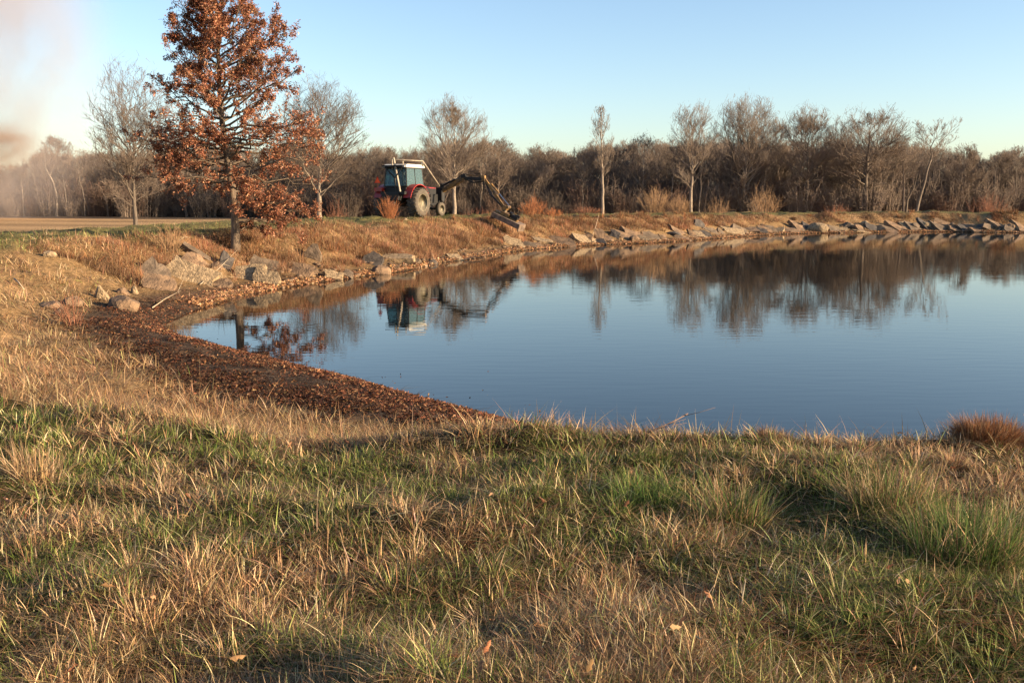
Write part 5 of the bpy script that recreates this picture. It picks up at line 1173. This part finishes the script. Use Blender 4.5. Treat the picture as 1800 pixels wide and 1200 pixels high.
N = 900
rx, ry = along_bank(N, 13 * 12, 30 * 12, -.05, 1.6)
ru = look(GD, rx, ry); k = (RNG.random(N) < np.clip(fbm(rx, ry, 2.2, 111) * 2 - .5, .1, 1)); rx, ry = rx[k], ry[k]; N = len(rx)
ico = bmesh.new(); bmesh.ops.create_icosphere(ico, subdivisions=1, radius=1); iv = np.array([v.co for v in ico.verts]); iff = np.array([[v.index for v in f_.verts] for f_ in ico.faces]); ico.free()
sz = RNG.uniform(.03, .12, N)[:, None, None] * RNG.uniform(.5, 1.3, (N, 1, 3)) * np.array([1.3, 1, .7])
VV = iv[None] * sz * RNG.uniform(.75, 1.2, (N, len(iv), 1)) + np.stack([rx, ry, np.maximum(look(GZ, rx, ry), 0) + .02], 1)[:, None]
o = mesh_np('rubble', VV.reshape(-1, 3), (np.arange(N)[:, None] * len(iv) + iff.ravel()[None]).ravel(), np.full(N * len(iff), 3), M['concrete'])
tag(o, 'small broken stones along the waterline between the slabs', 'rubble', kind='stuff')
# sticks and logs
def stick(name, pts, r_, mat, label, cat='branch', forks=0, seed=1):
    rg = random.Random(seed); P = [Vector(p) for p in pts]; b_ = MB(); b_.tube(P, r_, 7, r_end=r_ * .45)
    for k_ in range(forks):
        i = rg.randrange(len(P) - 1); a = P[i].lerp(P[i + 1], rg.random()); d = (P[i + 1] - P[i]).normalized() + Vector((rg.gauss(0, .6), rg.gauss(0, .6), rg.gauss(.2, .5)))
        L_ = (P[-1] - P[0]).length * rg.uniform(.15, .35); b_.tube([a, a + d * L_ * .5, a + d * L_ + Vector((0, 0, rg.gauss(0, .1) * L_))], r_ * .4, 5, r_end=r_ * .15)
    o_ = b_.build(name, mat, None, smooth=True); tag(o_, label, cat); return o_
def on(px, py, dz=0.0):
    p = hit(px, py); return (p[0], p[1], p[2] + dz)
stick('dead_log', [G(1314, 413) + np.array([0, 0, -.05]), G(1318, 411) + np.array([0, .1, .35]), G(1331, 411) + np.array([0, .3, .75])], .13, M['darkwood'], 'dark log slanting out of the water at the far bank', 'log', 0)
stick('dead_stick', [on(352, 503, .05), on(384, 486, .22), on(417, 459, .35)], .012, M['deadwood'], 'long pale stick leaning up to the right against the large pale slab', 'stick', 2, 3)
stick('dead_stick', [on(316, 437, .25), on(325, 434, .33), on(334, 434, .3)], .016, M['deadwood'], 'short pale curved stick at the upper end of the narrow beam', 'stick', 1, 4)
stick('dead_stick', [on(268, 543, .03), on(292, 530, .08), on(318, 519, .12)], .012, M['deadwood'], 'pale stick lying on the mud left of the pond corner', 'stick', 2, 5)
stick('dead_branch', [G(815, 458) + np.array([0, 0, .04]), G(835, 456) + np.array([0, 0, .12]), G(852, 457) + np.array([0, 0, .03])], .03, M['darkwood'], 'thin dark branch floating at the shore below the tractor boom', 'branch', 3, 6)
stick('dead_stick', [on(26, 498, .1), on(34, 505, .1), on(42, 512, .05)], .022, M['deadwood'], 'short bleached stick in the grass at the far left', 'stick', 0, 7)
stick('dead_stick', [on(1040, 421, .1), on(1047, 410, .4), on(1052, 398, .7)], .018, M['deadwood'], 'slim upright stick between slabs on the far bank', 'stick', 0, 8)
stick('dead_twig', [on(1140, 772, .05), np.array(on(1140, 772)) + np.array([.16, .1, .09]), np.array(on(1140, 772)) + np.array([.30, .2, .13])], .006, M['brushred'], 'thin reddish twig reaching over the water from the near bank', 'twig', 5, 9)
for q_, (px, py, hpx_, lb) in enumerate([(318, 1105, 60, 'reddish dry weed stalk at the lower left of the lawn'), (1300, 1085, 62, 'thin tan weed stalk at the bottom right of centre'), (1395, 1105, 40, 'short reddish weed stalk near the bottom, right of the thin tan one'), (552, 1090, 45, 'bent straw coloured weed stalk at the bottom left of centre')]):
    p_ = np.array(on(px, py)); kk = p_[1] / F
    stick('dry_weed', [p_, p_ + np.array([hpx_ * kk * .06, 0, hpx_ * kk * .6]), p_ + np.array([hpx_ * kk * .16, .01, hpx_ * kk * 1.2])], .0028, M['brushred'] if q_ % 2 == 0 else M['deadwood'], lb, 'weed', 4, 20 + q_)
# tangle of dead reeds on the beach in front of the slabs
N = 700
pc = np.array([hit(px, py) for px, py in zip(RNG.uniform(255, 430, N), RNG.uniform(505, 532, N))])
o = blades('dead_reeds', pc + np.array([0, 0, .02]), RNG.uniform(.3, .8, N), RNG.uniform(.010, .018, N), RNG.uniform(1.1, 1.55, N), RNG.normal(.4, .6, N) + PI * RNG.integers(0, 2, N), palette([(.50, .33, .19), (.38, .23, .13), (.28, .15, .08)], [1, 1, 1], N), K=4)
tag(o, 'tangle of dead reeds washed up at the pond corner', 'reeds', kind='stuff')

# ------------------------------------------------------------------ shrubs
def shrub(px, pyb, pyt, wpx, D, n_, colr, label, seed, name='willow_shrub', lean_=.35, r_=.012, sub=4):
    rng = np.random.default_rng(seed)
    if D is None: bpt = hit(px, pyb)
    else: bpt = base_at(px, D, .05)
    D = bpt[1]; Hm = CZ + ray(px, pyt)[2] * D / ray(px, pyt)[1] - bpt[2]; Wm = wpx * D / F
    a = rng.uniform(0, 6.28, n_); q = rng.random(n_) ** .6
    base = np.stack([np.cos(a) * q * Wm * .22, np.sin(a) * q * Wm * .22, np.full(n_, -.05)], 1)
    Lh = Hm * (1 - .38 * q ** 1.5) * rng.uniform(.6, 1.03, n_); s = np.linspace(0, 1, 5)
    out = np.stack([np.cos(a), np.sin(a), np.zeros(n_)], 1) * q[:, None]
    C = base[:, None] + Lh[:, None, None] * np.array([0, 0, 1.])[None, None] * s[None, :, None] + out[:, None] * Wm * .36 * (s ** 1.3)[None, :, None] + rng.normal(0, .012, (n_, 5, 3)) * Lh[:, None, None]
    parts = [tubes(C, np.tile(r_ * (1 - .7 * s), (n_, 1)), 4)]
    pi = np.repeat(np.arange(n_), sub); ts = rng.uniform(.25, .95, len(pi)); f_ = ts * 4; i0 = np.minimum(f_.astype(int), 3); fr = (f_ - i0)[:, None]
    bb = C[pi, i0] * (1 - fr) + C[pi, i0 + 1] * fr; dv = unit(rng.normal(0, .45, bb.shape) + np.array([0, 0, 1.]) + out[pi] * .5); ln = rng.uniform(.12, .34, len(pi)) * Hm
    C2 = bb[:, None] + dv[:, None] * ln[:, None, None] * np.linspace(0, 1, 3)[None, :, None]
    parts.append(tubes(C2, np.tile(np.array([.6, .45, .2]) * r_, (len(pi), 1)), 3))
    o_ = mesh_np(name, *join(parts), colr); o_.location = bpt; tag(o_, label, 'shrub', 'twiggy shrubs on and behind the levee'); return o_
M['willow'] = pmat('orange_willow_stems', (.36, .135, .05), (.22, .08, .032), 2, .7)
M['willow2'] = pmat('tan_willow_stems', (.33, .20, .105), (.22, .13, .07), 2, .8)
M['willow3'] = pmat('dull_red_stems', (.26, .11, .06), (.16, .07, .042), 2, .8)
shrub(684, 394, 338, 40, 49.0, 70, M['willow'], 'bright orange stemmed shrub in front of the tractor rear wheels', 1, r_=.0085, sub=4)
shrub(937, 384, 342, 50, 60, 80, M['willow'], 'bright orange shrub right of the mower head', 2, r_=.012)
shrub(972, 384, 362, 40, 60, 70, M['willow'], 'low orange shrub right beside the bright orange one past the mower', 3, r_=.012)
shrub(1032, 384, 360, 48, 64, 80, M['willow3'], 'dull red shrub left of the slim pale tree trunk', 4, r_=.012)
shrub(1152, 382, 322, 66, 72, 90, M['willow2'], 'largest tan twiggy shrub behind the far levee', 5, r_=.014)
shrub(1194, 382, 342, 42, 72, 80, M['willow2'], 'upright tan pink shrub right of the largest tan one', 6, r_=.013)
shrub(1262, 380, 340, 40, 92, 45, M['willow2'], 'tan shrub left of the tallest pale tree', 7, r_=.015)
shrub(1345, 380, 318, 66, 110, 50, M['willow2'], 'bronze brown shrub under the tallest pale tree', 8, r_=.018)
shrub(1470, 380, 352, 44, 100, 70, M['willow3'], 'low reddish shrub left of the broad oak trunk', 9, r_=.016)
shrub(840, 386, 362, 80, 66, 70, M['willow3'], 'sparse reddish shrub under the mower arm', 10, r_=.010)
shrub(590, 390, 345, 50, 66, 50, M['willow3'], 'sparse reddish shrub between the oak and the tractor', 11, r_=.010)
shrub(1735, 380, 335, 60, 112, 80, M['willow3'], 'brown shrub at the right below the round tree', 12, r_=.018)
shrub(300, 440, 385, 60, None, 45, M['willow2'], 'tan weedy bush left of the oak trunk above the slabs', 13, r_=.008)
shrub(130, 572, 505, 60, None, 26, M['willow3'], 'thin dark leafless bush on the mud below the left boulders', 14, r_=.008, sub=3)

# oak leaf fallen weeds: grass tuft on the near bank edge at the right
def tuft(px, py, w_, h_, n_, label, name='grass_tuft', cols=None, seed=0):
    p = hit(px, py); D = p[1]; k = D / F; rg = np.random.default_rng(seed)
    a = rg.uniform(0, 6.28, n_); q = rg.random(n_) ** .5 * w_ * k * .38
    P = np.stack([p[0] + np.cos(a) * q, p[1] + np.sin(a) * q * .6, np.zeros(n_)], 1); P[:, 2] = look(GZ, P[:, 0], P[:, 1]) - .01
    o_ = blades(name, P, rg.uniform(.5, 1.25, n_) * h_ * k * 1.1, rg.uniform(.003, .0055, n_), np.abs(rg.normal(.55, .35, n_)).clip(.05, 1.4), a + rg.normal(0, 1.1, n_), palette(cols or STRAW + BROWN, [1] * len(cols or STRAW + BROWN), n_), K=5)
    tag(o_, label, 'grass tuft'); return o_
tuft(1735, 778, 130, 44, 3600, 'matted brown grass hummock on the near bank edge at the right', cols=BROWN + RUST, seed=1)
tuft(1355, 772, 60, 24, 500, 'small straw tuft standing up on the near bank edge', cols=STRAW + BROWN, seed=2)
tuft(1290, 930, 150, 90, 850, 'green and straw clump of long grass right of the lawn centre', cols=GREEN + STRAW, seed=3)
tuft(1560, 900, 200, 80, 1100, 'straw tipped clump of long grass on the right of the lawn', cols=GREEN + STRAW + STRAW, seed=4)
tuft(1700, 985, 280, 95, 2000, 'dark green clump of tall grass at the right edge', cols=GREEN + GREEN + STRAW, seed=5)
tuft(1130, 890, 150, 55, 600, 'low green clump in the middle of the lawn', cols=GREEN, seed=6)
tuft(60, 850, 120, 70, 500, 'upright straw tuft at the left edge of the hollow', cols=STRAW, seed=8)

# ------------------------------------------------------------------ smoke drifting at the left
m = bpy.data.materials.new('smoke'); m.use_nodes = True; n = m.node_tree; n.nodes.remove(n.nodes['Principled BSDF'])
pv = n.nodes.new('ShaderNodeVolumePrincipled'); pv.inputs['Color'].default_value = (.84, .73, .67, 1); pv.inputs['Anisotropy'].default_value = .2
tc = n.nodes.new('ShaderNodeTexCoord')
nz = n.nodes.new('ShaderNodeTexNoise'); nz.inputs['Scale'].default_value = 2.3; nz.inputs['Detail'].default_value = 5; nz.inputs['Distortion'].default_value = .6
n.links.new(tc.outputs['Object'], nz.inputs['Vector'])
ln_ = n.nodes.new('ShaderNodeVectorMath'); ln_.operation = 'LENGTH'; n.links.new(tc.outputs['Object'], ln_.inputs[0])
fo = n.nodes.new('ShaderNodeMapRange'); fo.inputs[1].default_value = .25; fo.inputs[2].default_value = 1.0; fo.inputs[3].default_value = 1; fo.inputs[4].default_value = 0; fo.interpolation_type = 'SMOOTHSTEP'
n.links.new(ln_.outputs['Value'], fo.inputs[0])
nm_ = n.nodes.new('ShaderNodeMapRange'); nm_.inputs[1].default_value = .40; nm_.inputs[2].default_value = .64; nm_.inputs[3].default_value = .08; nm_.inputs[4].default_value = 1.0
n.links.new(nz.outputs[0], nm_.inputs[0])
m1 = n.nodes.new('ShaderNodeMath'); m1.operation = 'MULTIPLY'; n.links.new(fo.outputs[0], m1.inputs[0]); n.links.new(nm_.outputs[0], m1.inputs[1])
m2 = n.nodes.new('ShaderNodeMath'); m2.operation = 'MULTIPLY'; n.links.new(m1.outputs[0], m2.inputs[0]); m2.inputs[1].default_value = .25
n.links.new(m2.outputs[0], pv.inputs['Density']); n.links.new(pv.outputs[0], n.nodes['Material Output'].inputs['Volume'])
b_ = MB(); bmesh.ops.create_icosphere(b_.bm, subdivisions=3, radius=1.0)
so_ = b_.build('smoke', m); so_.location = (-69, 122, 20); so_.scale = (22, 9, 28); so_.rotation_euler = (0, math.radians(-8), 0)
tag(so_, 'pale pinkish smoke drifting up over the woods at the left', 'smoke', kind='stuff')
mb_ = m.copy(); mb_.name = 'brown_smoke'
for n_ in mb_.node_tree.nodes:
    if n_.type == 'MATH' and abs(n_.inputs[1].default_value - .25) < .01: n_.inputs[1].default_value = .5
    if n_.type == 'PRINCIPLED_VOLUME': n_.inputs['Color'].default_value = (.60, .42, .31, 1)
b_ = MB(); bmesh.ops.create_icosphere(b_.bm, subdivisions=3, radius=1.0)
s2_ = b_.build('smoke', mb_); s2_.location = (-65.5, 119, 9.2); s2_.scale = (8, 5, 4.2)
tag(s2_, 'low brown smoke hanging over the trees at the left edge', 'smoke', kind='stuff')
sc.cycles.volume_step_rate = 2.0; sc.cycles.volume_max_steps = 128; sc.cycles.volume_bounces = 1
print('done')
